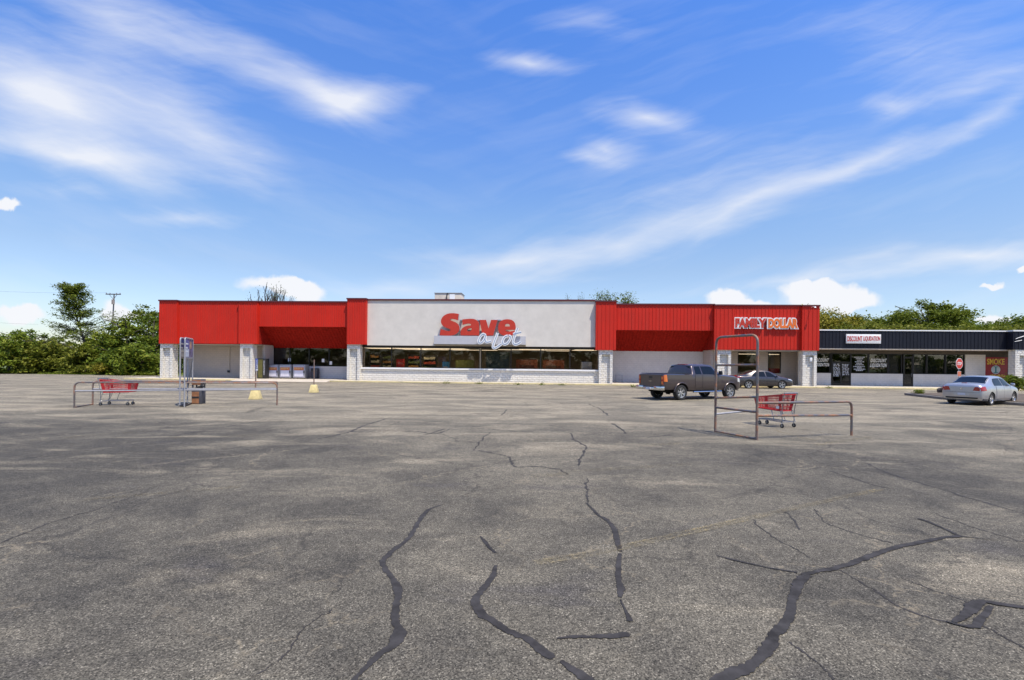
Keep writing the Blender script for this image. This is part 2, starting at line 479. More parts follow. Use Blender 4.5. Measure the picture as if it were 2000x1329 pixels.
M_BLACK = mat("black_plastic", (0.015, 0.015, 0.016), 0.5)
M_DARKWALL = mat("dark_olive_panel", (0.075, 0.062, 0.048), 0.8)
M_GREYMET = mat("galvanised_steel", (0.34, 0.335, 0.345), 0.55, 0.3, var=0.15, vscale=9)
M_CHROME = mat("chrome", (0.62, 0.62, 0.63), 0.15, 1.0, var=0.05)
M_ROOF = mat("grey_roof_membrane", (0.30, 0.30, 0.29), 0.9)
M_RUST = rust_mat("rusty_pipe", 0.62)
M_PIPE = rust_mat("worn_grey_pipe", 0.25)
M_GLASS = glass_mat("shop_glass", 0.72, 1.5)
M_TINT = glass_mat("tinted_car_glass", 0.16, 1.6, 0, (0.8, 0.9, 1.0))
M_YELLOW = mat("yellow_concrete_paint", (0.62, 0.50, 0.23), 0.85, var=0.14, vscale=8, bump=0.3)
# ------------------------------------------------------------------ ground
def asphalt_mat():
    m = bpy.data.materials.new("weathered_asphalt"); m.use_nodes = True
    t = m.node_tree; b = t.nodes['Principled BSDF']
    tcn = t.nodes.new('ShaderNodeTexCoord'); V = tcn.outputs['Object']
    s = t.nodes.new('ShaderNodeSeparateXYZ'); t.links.new(V, s.inputs[0]); X, Y = s.outputs[0], s.outputs[1]
    big = noise_n(t, V, 0.16, 6, 0.6, 0.4)
    mid = noise_n(t, V, 0.9, 7, 0.65, 0.3)
    fine = noise_n(t, V, 9.0, 6, 0.7)
    # worn brownish-grey against darker, less worn asphalt
    wear = math_n(t, 'ADD', math_n(t, 'MULTIPLY', big, 0.6), math_n(t, 'MULTIPLY', mid, 0.4))
    far = mapr(t, Y, 5.0, 22.0, 0, 0.13, True)               # the driving lane by the shops is paler, dustier
    left = mapr(t, X, -1.5, -9.0, 0, -0.09, True)
    lf = math_n(t, 'MULTIPLY', left, mapr(t, Y, 13, 18, 1, 0))
    wear = math_n(t, 'ADD', wear, math_n(t, 'ADD', far, lf))
    c = mixc(t, mapr(t, wear, 0.41, 0.625), (0.057, 0.0515, 0.041), (0.145, 0.128, 0.0945))
    # pale sandy patches where the binder has gone
    pn = noise_n(t, mapping_n(t, V, scale=(0.30, 0.75, 1)), 1.0, 8, 0.62, 0.6)
    patch = mapr(t, math_n(t, 'ADD', pn, math_n(t, 'MULTIPLY', far, 1.1)), 0.56, 0.75)
    c = mixc(t, math_n(t, 'MULTIPLY', patch, 0.75), c, (0.275, 0.235, 0.165))
    # dark blotches (old oil, patch mixes)
    ob = mapr(t, noise_n(t, mapping_n(t, V, loc=(7, 3, 0), scale=(0.5, 0.9, 1)), 1.0, 6, 0.6, 0.4), 0.60, 0.72)
    c = mixc(t, math_n(t, 'MULTIPLY', ob, 0.5), c, (0.040, 0.037, 0.040))
    # aggregate: stones of many greys
    vo = t.nodes.new('ShaderNodeTexVoronoi'); vo.inputs['Scale'].default_value = 120; t.links.new(V, vo.inputs['Vector'])
    bw = t.nodes.new('ShaderNodeSeparateColor'); t.links.new(vo.outputs['Color'], bw.inputs[0])
    st = mapr(t, bw.outputs[0], 0.0, 1.0, 0.34, 1.70)
    pale = mapr(t, bw.outputs[1], 0.88, 0.96, 0, 1.6)
    st = math_n(t, 'ADD', st, pale)
    st = math_n(t, 'MULTIPLY', st, mapr(t, fine, 0.25, 0.75, 0.68, 1.30))
    n2 = noise_n(t, V, 60, 4, 0.65)
    st = math_n(t, 'MULTIPLY', st, mapr(t, n2, 0.3, 0.7, 0.72, 1.26))
    cc = t.nodes.new('ShaderNodeVectorMath'); cc.operation = 'SCALE'
    t.links.new(c, cc.inputs[0]); t.links.new(st, cc.inputs[3])
    c = cc.outputs[0]
    # hairline crack network
    wv = t.nodes.new('ShaderNodeVectorMath'); wv.operation = 'MULTIPLY_ADD'
    t.links.new(noise_n(t, V, 1.6, 6, 0.7, 0, True), wv.inputs[0]); wv.inputs[1].default_value = (0.9, 0.9, 0); t.links.new(V, wv.inputs[2])
    for sc, wd, lo, hi, seed in ((0.34, 0.010, 0.44, 0.56, 0), (1.1, 0.013, 0.55, 0.66, 11)):
        ve = t.nodes.new('ShaderNodeTexVoronoi'); ve.feature = 'DISTANCE_TO_EDGE'; ve.inputs['Scale'].default_value = sc
        t.links.new(mapping_n(t, wv.outputs[0], loc=(seed, seed * 2, 0)), ve.inputs['Vector'])
        ln = mapr(t, ve.outputs['Distance'], wd * 0.25, wd, 1, 0)
        mk = mapr(t, noise_n(t, mapping_n(t, V, loc=(seed, 5, 0)), 0.28, 4, 0.6), lo, hi)
        c = mixc(t, math_n(t, 'MULTIPLY', math_n(t, 'MULTIPLY', ln, mk), 0.5), c, (0.022, 0.020, 0.019))
    # dusty, sand-filled hairlines
    for sc, wd, lo, hi, seed in ((0.75, 0.016, 0.47, 0.60, 31), (2.0, 0.022, 0.56, 0.66, 47)):
        ve = t.nodes.new('ShaderNodeTexVoronoi'); ve.feature = 'DISTANCE_TO_EDGE'; ve.inputs['Scale'].default_value = sc
        t.links.new(mapping_n(t, wv.outputs[0], loc=(seed, seed * 2, 0)), ve.inputs['Vector'])
        ln = mapr(t, ve.outputs['Distance'], wd * 0.2, wd, 1, 0)
        mk = mapr(t, noise_n(t, mapping_n(t, V, loc=(seed, 5, 0)), 0.45, 5, 0.65), lo, hi)
        brk = mapr(t, noise_n(t, V, 14, 4, 0.7), 0.40, 0.58)
        c = mixc(t, math_n(t, 'MULTIPLY', math_n(t, 'MULTIPLY', math_n(t, 'MULTIPLY', ln, mk), brk), 0.7), c, (0.26, 0.215, 0.145))
    # oil drips
    od = t.nodes.new('ShaderNodeTexVoronoi'); od.inputs['Scale'].default_value = 0.8; t.links.new(V, od.inputs['Vector'])
    oc_ = t.nodes.new('ShaderNodeSeparateColor'); t.links.new(od.outputs['Color'], oc_.inputs[0])
    drip = math_n(t, 'MULTIPLY', mapr(t, math_n(t, 'ADD', od.outputs['Distance'], math_n(t, 'MULTIPLY', noise_n(t, V, 7, 4, .7), .25)), 0.20, 0.33, 1, 0), mapr(t, oc_.outputs[0], 0.78, 0.84))
    c = mixc(t, math_n(t, 'MULTIPLY', drip, 0.45), c, (0.030, 0.027, 0.025))
    t.links.new(c, b.inputs['Base Color'])
    b.inputs['Roughness'].default_value = 0.9
    b.inputs['Specular IOR Level'].default_value = 0.25
    bn = t.nodes.new('ShaderNodeBump'); bn.inputs['Strength'].default_value = 0.55; bn.inputs['Distance'].default_value = 0.006
    t.links.new(math_n(t, 'ADD', bw.outputs[2], n2), bn.inputs['Height']); t.links.new(bn.outputs[0], b.inputs['Normal'])
    return m
def grass_ground_mat():
    m = bpy.data.materials.new("grass_ground"); m.use_nodes = True
    t = m.node_tree; b = t.nodes['Principled BSDF']; b.inputs['Roughness'].default_value = 0.95
    tcn = t.nodes.new('ShaderNodeTexCoord'); V = tcn.outputs['Object']
    c = mixc(t, mapr(t, noise_n(t, V, 0.9, 7, 0.7), 0.35, 0.65), (0.055, 0.085, 0.018), (0.13, 0.15, 0.035))
    t.links.new(c, b.inputs['Base Color'])
    return m
def erode(t, b, tcn, sc, soft):
    at_ = t.nodes.new('ShaderNodeAttribute'); at_.attribute_name = "worn_edge"
    nz = math_n(t, 'ADD', math_n(t, 'MULTIPLY', noise_n(t, tcn.outputs['Object'], sc, 7, .72), .8), math_n(t, 'MULTIPLY', noise_n(t, tcn.outputs['Object'], sc * .12, 3, .6), .45))
    t.links.new(mapr(t, math_n(t, 'SUBTRACT', math_n(t, 'ADD', nz, .36), at_.outputs['Fac']), -soft, soft), b.inputs['Alpha'])
def tar_mat():
    m = mat("crack_sealant_tar", (0.040, 0.037, 0.036), 0.85, spec=0.15, var=0.4, vscale=7, bump=0.25, bscale=30)
    t = m.node_tree; b = t.nodes['Principled BSDF']; tcn = t.nodes.new('ShaderNodeTexCoord')
    erode(t, b, tcn, 22, 0.10)
    return m
def worn_paint_mat(k=1.0):
    m = bpy.data.materials.new("worn_yellow_line_paint"); m.use_nodes = True
    t = m.node_tree; b = t.nodes['Principled BSDF']; b.inputs['Roughness'].default_value = 0.85
    b.inputs['Base Color'].default_value = (0.30, 0.235, 0.115, 1)
    tcn = t.nodes.new('ShaderNodeTexCoord'); V = tcn.outputs['Object']
    a = mapr(t, noise_n(t, V, 30, 6, 0.75), 0.45, 0.62)
    a2 = mapr(t, noise_n(t, V, 1.3, 5, 0.7), 0.35, 0.65)
    t.links.new(math_n(t, 'MULTIPLY', math_n(t, 'MULTIPLY', a, a2), k), b.inputs['Alpha'])
    return m
M_ASPHALT = asphalt_mat(); M_TAR = tar_mat(); M_LINE = worn_paint_mat(); M_LINE2 = worn_paint_mat(.42)

def sheet(name, pts, z, m, kind='structure', parent=None):
    mb = MB(); mb.add([(x, y, z) for x, y in pts], [tuple(range(len(pts)))])
    o = mb.build(name, m, parent)
    return tag(o, kind=kind) if kind else o
sheet("grass_terrain", [(-700, -400), (700, -400), (700, 1200), (-700, 1200)], -0.03, grass_ground_mat())
EDGE = G(150, 732.0)
lot = sheet("parking_lot", [(-140, -60), (140, -60), (140, 70), (EDGE.x + 38, 70), (EDGE.x + 38, EDGE.y - 1.5), (EDGE.x - 6, EDGE.y), (EDGE.x - 12, EDGE.y - 2.5), (-140, EDGE.y - 4)], 0.0, M_ASPHALT)

from mathutils import noise as mnoise
rngp = random.Random(5)
def strip(name, pts, widths, z, m, jit=0.25, n=7, wob=0.0):
    """flat irregular strip on the ground along photograph points"""
    P = [G(x, y) for x, y in pts]
    ws = widths if isinstance(widths, (list, tuple)) else [widths] * len(P)
    S = smooth_path(P, n); wi = []
    for i in range(len(S)):
        f = i / n; k = min(int(f), len(ws) - 2) if len(ws) > 1 else 0
        wi.append(ws[k] + (ws[min(k + 1, len(ws) - 1)] - ws[k]) * (f - k))
    if wob:
        o1 = o2 = 0.0
        for i in range(1, len(S) - 1):
            k_ = wob * (S[i] - S[i - 1]).length ** .5
            o1 = o1 * .8 + rngp.gauss(0, 1) * k_; o2 = o2 * .8 + rngp.gauss(0, 1) * k_
            S[i] = S[i] + Vector((o1, o2, 0)); wi[i] *= rngp.choice((.25, .6, .8, 1, 1, 1.3, 1.7))
    vs = []; fs = []; ed = []; s_ = 0.0; sd = rngp.uniform(0, 99)
    for i, p in enumerate(S):
        d = (S[min(i + 1, len(S) - 1)] - S[max(i - 1, 0)]); d.z = 0
        d = d.normalized() if d.length > 1e-6 else Vector((1, 0, 0))
        if i: s_ += (S[i] - S[i - 1]).length
        nn = Vector((-d.y, d.x, 0)); w = wi[i] * 0.5 * 1.45
        if i in (0, len(S) - 1): w *= 0.25
        n1 = lambda k: mnoise.noise(Vector((s_ * 7, sd + k, 0))) * 1.2 * jit + mnoise.noise(Vector((s_ * 30, sd + k, 5))) * .9 * jit
        a, c = w * (1 + n1(0)), w * (1 + n1(20))
        vs += [(p.x + nn.x * a, p.y + nn.y * a, z), (p.x, p.y, z), (p.x - nn.x * c, p.y - nn.y * c, z)]; ed += [1.0, 0.0, 1.0]
        if i: fs += [(3 * i - 3, 3 * i - 2, 3 * i + 1, 3 * i), (3 * i - 2, 3 * i - 1, 3 * i + 2, 3 * i + 1)]
    o = MB().add(vs, fs).build(name, m, lot)
    at_ = o.data.attributes.new("worn_edge", 'FLOAT', 'POINT'); at_.data.foreach_set('value', ed)
    return o
TAR = [
 ([(862, 987), (835, 998), (815, 1025), (800, 1050), (770, 1075), (748, 1097), (752, 1112), (772, 1140), (777, 1165), (772, 1200), (774, 1225)], [.03, .06, .07, .07, .07, .075, .07, .075, .08, .08, .07]),
 ([(772, 1218), (781, 1238), (768, 1262), (740, 1280), (715, 1305), (692, 1329), (670, 1350)], [.05, .11, .08, .05, .05, .055, .05]),
 ([(938, 1048), (950, 1062), (958, 1072), (968, 1081)], [.02, .05, .05, .03]),
 ([(969, 1105), (960, 1130), (940, 1155), (929, 1175), (937, 1195), (960, 1213), (985, 1230), (1030, 1250), (1060, 1272), (1082, 1286)], [.04, .06, .07, .085, .09, .075, .07, .08, .10, .05]),
 ([(1095, 1292), (1115, 1306), (1150, 1329), (1190, 1360)], [.03, .07, .07, .06]),
 ([(1088, 1248), (1120, 1245), (1160, 1245), (1200, 1244), (1229, 1240)], [.015, .04, .06, .075, .06]),
 ([(1145, 983), (1160, 998), (1170, 1008), (1186, 1017), (1200, 1035), (1205, 1055), (1212, 1078)], [.02, .05, .04, .07, .08, .075, .05]),
 ([(1211, 1082), (1208, 1105), (1209, 1135), (1213, 1150), (1211, 1168)], [.05, .06, .06, .09, .03]),
 ([(1212, 1172), (1222, 1195), (1232, 1215)], [.012, .02, .05]),
 ([(1375, 1348), (1420, 1320), (1468, 1300), (1495, 1272), (1520, 1235), (1543, 1198), (1550, 1165), (1560, 1142), (1577, 1124)], [.09, .10, .10, .10, .09, .09, .085, .10, .09]),
 ([(1566, 1124), (1600, 1117), (1640, 1109), (1690, 1091), (1740, 1073), (1800, 1060), (1845, 1051), (1878, 1048)], [.05, .075, .08, .085, .08, .075, .06, .08]),
 ([(1794, 1014), (1815, 1021), (1845, 1034), (1876, 1049)], [.07, .045, .04, .04]),
 ([(1878, 1049), (1910, 1052), (1945, 1056)], [.03, .02, .012]),
 ([(1398, 1086), (1450, 1099), (1510, 1112), (1558, 1120)], [.012, .03, .025, .03]),
 ([(1862, 1217), (1885, 1203), (1900, 1186), (1920, 1177), (1950, 1181), (2005, 1189)], [.03, .08, .11, .09, .08, .07]),
 ([(1848, 1215), (1880, 1224), (1905, 1224), (1920, 1206), (1936, 1186)], [.02, .05, .08, .06, .04]),
]
for k, (p, w) in enumerate(TAR): strip("tar_seam", p, [x * .58 for x in w], 0.004 + .0003 * k, M_TAR, .45, 22)
M_CRACK = mat("open_crack_dirt", (0.030, 0.026, 0.023), 0.95, var=0.3)
_t = M_CRACK.node_tree; erode(_t, _t.nodes['Principled BSDF'], [n for n in _t.nodes if n.type == 'TEX_COORD'][0], 30, 0.15)
CRK = [([(1638, 1114), (1700, 1152), (1750, 1182), (1800, 1204), (1862, 1218)], .016), ([(925, 880), (940, 862), (958, 845)], .032), ([(932, 880), (985, 890), (999, 899), (1006, 912), (1050, 912), (1090, 917), (1110, 928)], .03),
       ([(1115, 847), (1120, 858), (1142, 873), (1135, 893), (1130, 910)], .036), ([(1148, 935), (1147, 960), (1150, 985)], .02), ([(620, 858), (680, 845), (715, 830), (755, 818)], .05),
       ([(650, 845), (745, 842), (810, 843), (850, 848), (880, 838)], .04), ([(880, 840), (940, 838), (1010, 843), (1045, 842)], .035), ([(1690, 905), (1750, 930), (1820, 950), (1900, 975), (2010, 1007)], .028), ([(1620, 920), (1680, 940), (1740, 955)], .02),
       ([(1470, 1015), (1510, 1050), (1560, 1075), (1580, 1090)], .014), ([(1150, 790), (1175, 800), (1190, 812)], .05), ([(0, 1062), (100, 1022), (200, 993), (285, 962)], .015), ([(980, 812), (990, 800)], .035), ([(1052, 797), (1085, 800)], .05),
       ([(1195, 828), (1215, 840), (1222, 848)], .05), ([(1265, 854), (1290, 853), (1305, 850)], .05), ([(1530, 1000), (1552, 1020), (1562, 1036)], .014), ([(1590, 995), (1610, 1020), (1680, 1045), (1745, 1062)], .012), ([(500, 1318), (560, 1275), (600, 1225), (650, 1190)], .007),
       ([(1760, 1130), (1830, 1155), (1900, 1180)], .010), ([(1915, 1222), (1960, 1245), (2005, 1268)], .012), ([(1540, 1255), (1590, 1290), (1630, 1329)], .010), ([(330, 853), (420, 838), (520, 820)], .03), ([(1820, 1000), (1900, 1030), (2005, 1062)], .012), ([(830, 850), (855, 842), (868, 838)], .05)]
for p, w in CRK: strip("crack", p, w * .9, 0.003, M_CRACK, 0.6, 18, .045)
LINES = [([(1045, 1101), (1210, 1072), (1480, 1010)], .10), ([(1480, 1010), (1640, 974), (1720, 957)], .08), ([(1040, 932), (1110, 925)], .13), ([(1500, 838), (1592, 862)], .11), ([(1592, 870), (1700, 855)], .10),
         ([(330, 856), (520, 851)], .10), ([(1040, 862), (1110, 858)], .10), ([(1115, 922), (1350, 908)], .06), ([(400, 790), (470, 786)], .10), ([(60, 862), (300, 842)], .08), ([(160, 978), (470, 952)], .08), ([(1240, 872), (1330, 866)], .1)]
for p, w in LINES:                                       # paint is left mostly along the two edges of each line
    S = smooth_path([G(x, y) for x, y in p], 8); vs = []; fs = []; ms = []
    for i, q in enumerate(S):
        d = (S[min(i + 1, len(S) - 1)] - S[max(i - 1, 0)]).normalized(); nn = Vector((-d.y, d.x, 0))
        for s in (-.5, -.27, .27, .5):
            a_ = q + nn * (s * w * 1.15 + rngp.uniform(-.004, .004)); vs.append((a_.x, a_.y, .0105))
        if i:
            for j in range(3): fs.append((4 * i - 4 + j, 4 * i - 3 + j, 4 * i + 1 + j, 4 * i + j)); ms.append(1 if j == 1 else 0)
    mb = MB(); mb.v = vs; mb.f = fs; mb.m = ms; mb.build("parking_line", [M_LINE, M_LINE2], lot)

# ------------------------------------------------------------------ the red and white store
store = empty("store_building", BO, BA)
tag(store, "long low store with red ribbed metal fascia, white brick pillars and grey centre panel", "store building")
WR = 3.1                                                # depth of the recessed walls behind the front
SW = 0.12                                               # sidewalk level
def avgz(px, py, w): return Z(px, py, w)
def ribbed(mb, u0, u1, w0, w1, z0, z1, pitch=0.305, rib=0.03, h=0.028):
    pts = [(u0, w0)]
    n = max(1, int((u1 - u0) / pitch)); st = (u1 - u0) / n
    for i in range(n):
        c = u0 + st * (i + 0.5)
        pts += [(c - rib, w0), (c - rib * 0.6, w0 - h), (c + rib * 0.6, w0 - h), (c + rib, w0)]
    pts += [(u1, w0), (u1, w1), (u0, w1)]
    mb.prism(pts, z0, z1)
def coping(u0, u1, w0, w1, z, m=M_COPING, h=0.13):
    mb = MB(); mb.box(u0 - 0.04, u1 + 0.04, w0 - 0.09, w1, z - h, z)
    mb.build("coping", m, store)
PIT_L, PIT_R = 0.205, 0.305
def fascia(pxa, pxb, w0, w1, px, top, bot, pitch, soffit=True):
    u0, u1 = U(pxa, w0), U(pxb, w0)
    z1, z0 = Z(px, top, w0), Z(px, bot, w0)
    mb = MB(); ribbed(mb, u0, u1, w0, w1, z0, z1 - 0.13, pitch)
    mb.build("fascia_panel", M_RED, store)
    coping(u0, u1, w0, w1, z1)
    return u0, u1, z0, z1
T1 = fascia(310, 345, 0.0, WR, 328, 586, 671.5, PIT_L)
M_RED_SHADE = mat('shaded_red_panel', (0.30, 0.013, 0.007), 0.85, spec=0.1, var=.3, vscale=5, bump=.5, bscale=9)  # fascia red darkened: canopy shade is put into the colour
S1 = fascia(345.3, 464.6, 0.22, WR, 400, 587.5, 671.5, PIT_L)
T2 = fascia(465, 501.5, 0.0, WR, 483, 587.8, 672, PIT_L)
K1 = fascia(501.8, 676.8, 0.30, 0.70, 590, 588.5, 638.5, PIT_L)
T3 = fascia(677, 714, 0.0, 1.6, 695, 582.5, 673, PIT_L)
T4 = fascia(1163.5, 1203, 0.0, 1.6, 1183, 587.5, 684, PIT_R)
K2 = fascia(1203.3, 1394.5, 0.30, 0.70, 1300, 593.5, 645.5, PIT_R)
T5 = fascia(1395, 1434, 0.0, WR, 1415, 595, 683.5, PIT_R)
S2 = fascia(1434.3, 1562, 0.30, WR, 1500, 595.5, 683.5, PIT_R)
T6 = fascia(1566.5, 1600, 0.0, WR, 1583, 596, 685, PIT_R)
mb = MB(); ribbed(mb, S2[1] + 0.02, T6[0] - 0.02, 0.30, WR, S2[2], S2[3] - 0.13, PIT_R); mb.build("fascia_panel", M_RED, store)
coping(S2[1] + 0.05, T6[0] - 0.05, 0.30, WR, S2[3])
# upper red band behind the two canopies, and their ceilings
for (a, b_, k) in ((T2[1], T3[0] + 0.5, K1), (T4[1] - 0.5, T5[0], K2)):
    w0_, z0_, w1_, z1_ = 0.72, k[2] + 0.05, WR - 0.04, 3.16
    sl = Vector((0, w1_ - w0_, z1_ - z0_)); nn = Vector((0, sl.z, -sl.y)).normalized()      # towards the ground and the viewer
    n_ = int((b_ - a) / .305); st = (b_ - a - .02) / n_; prof = [(a + .01, 0)]
    for i in range(n_):
        cc_ = a + .01 + st * (i + .5); prof += [(cc_ - .03, 0), (cc_ - .018, .028), (cc_ + .018, .028), (cc_ + .03, 0)]
    prof += [(b_ - .01, 0), (b_ - .01, -.12), (a + .01, -.12)]
    m_ = len(prof)
    vs = [(x, w0_ + nn.y * o_, z0_ + nn.z * o_) for x, o_ in prof] + [(x, w1_ + nn.y * o_, z1_ + nn.z * o_) for x, o_ in prof]
    MB().add(vs, [tuple(range(m_)), tuple(range(2 * m_ - 1, m_ - 1, -1))] + [(i, (i + 1) % m_, m_ + (i + 1) % m_, m_ + i) for i in range(m_)]).build("sloped_soffit", M_RED_SHADE, store)
    cu_a = a + .002 if k is K1 else b_ - .03
    MB().box(cu_a, cu_a + .028, .28, WR - .06, (T2 if k is K1 else T5)[2] + .002, k[2] - .004).build("canopy_shade_panel", M_RED_SHADE, store)  # thin panel added to darken the tower's return under the canopy
    MB().box(a + .01, b_, WR - .03, WR + .25, 3.17, 3.6).build("recessed_fascia", M_RED, store)
    MB().box(a + 0.02, b_, 0.71, WR + 0.25, k[2] + 0.21, k[3] - 0.2).build("canopy_roof", M_ROOF, store)
# soffits under the solid canopies
for (a, b_, z) in ((T1[0] + .05, T2[1] - 0.04, T1[2]), (T5[0] + .04, T6[1] - .05, T5[2])):
    MB().box(a, b_, 0.36, WR - 0.02, z - 0.05, z - 0.006).build("soffit", M_TAN, store)
# centre panel
PW = 0.42
pu0, pu1 = T3[1] + 0.004, T4[0] - 0.004
pz1, pz0 = Z(938, 585, PW), Z(938, 676.5, PW)
MB().box(pu0, pu1, PW, PW + 0.25, pz0, pz1 - 0.14).build("stucco_panel", M_STUCCO, store)
coping(pu0 + 0.05, pu1 - 0.05, PW, PW + 0.3, pz1, M_COPING, 0.14)
# pillars
def pillar(u0, z1, wd=1.22, dp=0.75, w0=0.13, wall=0.235):
    nz = z1 - 0.42; nd = 0.24
    mb = MB()
    pts = [(u0, w0), (u0 + wall, w0), (u0 + wall, w0 + nd), (u0 + wd - wall, w0 + nd), (u0 + wd - wall, w0), (u0 + wd, w0), (u0 + wd, w0 + dp), (u0, w0 + dp)]
    mb.prism(pts, SW, nz)
    mb.box(u0, u0 + wd, w0, w0 + dp, nz + 0.001, z1 - 0.003)
    return mb.build("pillar", M_BRICK, store)
PIL = []
for px, t in ((312.5, T1), (468.5, T2), (677.5, T3), (1170, T4), (1400.5, T5), (1567.5, T6)):
    u = U(px, 0.13, 720); PIL.append(u); pillar(u, t[2])
# recessed walls
uL = T1[0] + 0.12
uE0, uE1 = U(526, WR, 700), T3[0] + 0.6
zl, zh = Z(600, 715.5, WR), Z(600, 677.5, WR)
uC0, uC1 = PIL[2] + 0.5, PIL[3] + 0.7
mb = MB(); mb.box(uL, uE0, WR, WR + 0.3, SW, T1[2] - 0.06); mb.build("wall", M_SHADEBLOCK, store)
mb = MB(); mb.box(uE0 + 0.003, uE1, WR, WR + 0.3, SW, zl); mb.build("low_wall", M_BLOCK, store)
mb = MB(); mb.box(uE0 + 0.003, uE1, WR + 0.02, WR + 0.3, zh, 3.155); mb.build("window_header", M_ALU, store)
uD0, uD1 = T4[1] - 0.6, T5[0] + 0.02
mb = MB(); mb.box(uD0, uD1, WR, WR + 0.3, SW, 3.155); mb.build("wall", M_BLOCK, store)
# family store front: wall with two windows
ua0, ua1 = U(1441, WR, 700), U(1478.5, WR, 700); ub0, ub1 = U(1500, WR, 700), U(1525, WR, 700)
zt_, za, zb_ = Z(1500, 688, WR), Z(1460, 731, WR), Z(1512, 729.5, WR)
uF1 = T6[1] - 0.06; ztop = T5[2] - 0.06
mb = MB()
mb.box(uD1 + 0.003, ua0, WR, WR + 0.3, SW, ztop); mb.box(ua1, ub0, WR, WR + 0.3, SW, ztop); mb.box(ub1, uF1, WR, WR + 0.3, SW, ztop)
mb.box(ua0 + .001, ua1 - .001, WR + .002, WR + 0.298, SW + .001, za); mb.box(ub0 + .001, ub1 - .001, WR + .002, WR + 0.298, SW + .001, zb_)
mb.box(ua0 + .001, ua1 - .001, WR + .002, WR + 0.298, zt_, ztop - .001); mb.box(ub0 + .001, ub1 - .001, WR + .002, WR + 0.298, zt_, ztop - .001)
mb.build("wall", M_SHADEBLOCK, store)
# side returns beside the tower pillars
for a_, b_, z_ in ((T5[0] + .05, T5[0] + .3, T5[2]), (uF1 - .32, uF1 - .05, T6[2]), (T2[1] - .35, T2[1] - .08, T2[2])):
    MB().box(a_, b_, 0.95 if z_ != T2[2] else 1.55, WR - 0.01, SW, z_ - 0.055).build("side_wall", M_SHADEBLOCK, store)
def window(name_root, u0, u1, z0, z1, w, parent, fr=M_ALU, t=0.05, glass=M_GLASS):
    mb = MB()
    mb.box(u0, u0 + t, w - 0.05, w + 0.06, z0, z1); mb.box(u1 - t, u1, w - 0.05, w + 0.06, z0, z1)
    mb.box(u0 + t, u1 - t, w - 0.05, w + 0.06, z0, z0 + t); mb.box(u0 + t, u1 - t, w - 0.05, w + 0.06, z1 - t, z1)
    f = mb.build(name_root, fr, parent)
    MB().box(u0 + t * .7, u1 - t * .7, w + 0.005, w + 0.015, z0 + t * .7, z1 - t * .7).build("pane", glass, f)
    return f
for a, b_, z0 in ((ua0, ua1, za), (ub0, ub1, zb_)): window("window", a, b_, z0, zt_, WR + 0.02, store)
zr = Z(1512, 720, WR)
MB().box(ub0 + .06, ub1 - .06, WR + 0.10, WR + 0.12, zb_ + .05, zr).build("red_window_film", M_RED, store)
# entrance glazing
ew = [uE0 + 0.004] + [U(p, WR, 700) for p in (565, 603, 642)] + [uE1]
for i in range(4): window("window", ew[i], ew[i + 1], zl + 0.003, zh - 0.003, WR + 0.1, store, M_ALU, 0.04)
# centre front: brick base, sill, windows
CWN = 0.80; CB = 0.56
zs0, zs1 = Z(938, 723.5, CB), Z(938, 720.3, CB)
MB().box(uC0, uC1, CB, CB + 0.4, SW, zs0 - 0.002).build("brick_base", M_BRICK, store)
MB().box(uC0 - 0.05, uC1 + 0.02, CB - 0.13, CB + 0.4, zs0, zs1).build("sill", M_WHITE, store)
cz1 = Z(938, 680.5, CWN)
cx = [709, 765, 822, 879, 937]
cy = [939.5, 998, 1056, 1113, 1169]
cu_ = [U(p, CWN, 700) for p in cx]
for i in range(4): window("window", cu_[i], cu_[i + 1], zs1 + .003, cz1, CWN, store, M_ALU, 0.045)
cu2 = [U(p, CWN, 700) for p in cy]
for i in range(4): window("window", cu2[i], cu2[i + 1], zs1 + .003, cz1, CWN, store, M_ALU, 0.045)
MB().box(cu_[-1] + .004, cu2[0] - .004, CWN - 0.10, CWN + 0.08, zs1 + .003, cz1).build("mullion_post", M_ALU2, store)
MB().box(uC0, uC1, CWN - 0.06, CWN + 0.3, cz1 + .003, cz1 + 0.6).build("window_header", M_ALU, store)
# shell: side walls, rear wall, roof, inner floor and partition
BD = 34.0
ur0, ur1 = uL, T6[1] - 0.06
mb = MB(); mb.box(ur0, ur0 + 0.3, WR + 0.302, BD, SW, 6.2); mb.box(ur1 - 0.3, ur1, WR + 0.302, BD, SW, 6.2); mb.box(ur0 + .302, ur1 - .302, BD - 0.3, BD, SW, 6.2)
mb.build("shell_wall", M_BLOCK, store)
M_INW = mat("shop_interior_wall", (0.30, 0.25, 0.20), 0.9); M_INF = mat("shop_vinyl_floor", (0.22, 0.20, 0.18), 0.4); M_INC = mat("shop_ceiling_tile", (0.75, 0.62, 0.44), 0.9, var=0.2, vscale=1.2)
MB().box(ur0 + .35, ur1 - .35, WR + 0.35, BD - 0.35, 5.9, 6.15).build("roof", M_ROOF, store)
MB().box(uC0 + 0.1, uC1 - 0.1, 0.72, WR + 0.32, 5.905, 6.145).build("roof", M_ROOF, store)
MB().box(ur0 + .35, ur1 - .35, WR + 0.31, 12.0, SW - 0.06, SW).build("inner_floor", M_INF, store)
MB().box(uC0, uC1, CB + 0.41, WR + 0.30, SW - 0.06, SW + .001).build("inner_floor", M_INF, store)
mb = MB(); mb.box(ur0 + .35, ur1 - .35, 11.4, 11.6, SW, 5.8); mb.build("inner_wall", M_INW, store)
MB().box(uC0 + .2, uC1 - 0.25, CWN + 0.45, 11.35, 3.26, 3.36).build("inner_ceiling", M_INC, store)
MB().box(uE0 + .2, uC0 + .1, WR + .4, 11.35, 3.26, 3.36).build("inner_ceiling", M_INC, store)
MB().box(uD1 + 0.5, uF1 - 0.5, WR + 0.4, 11.35, 3.26, 3.36).build("inner_ceiling", M_INC, store)
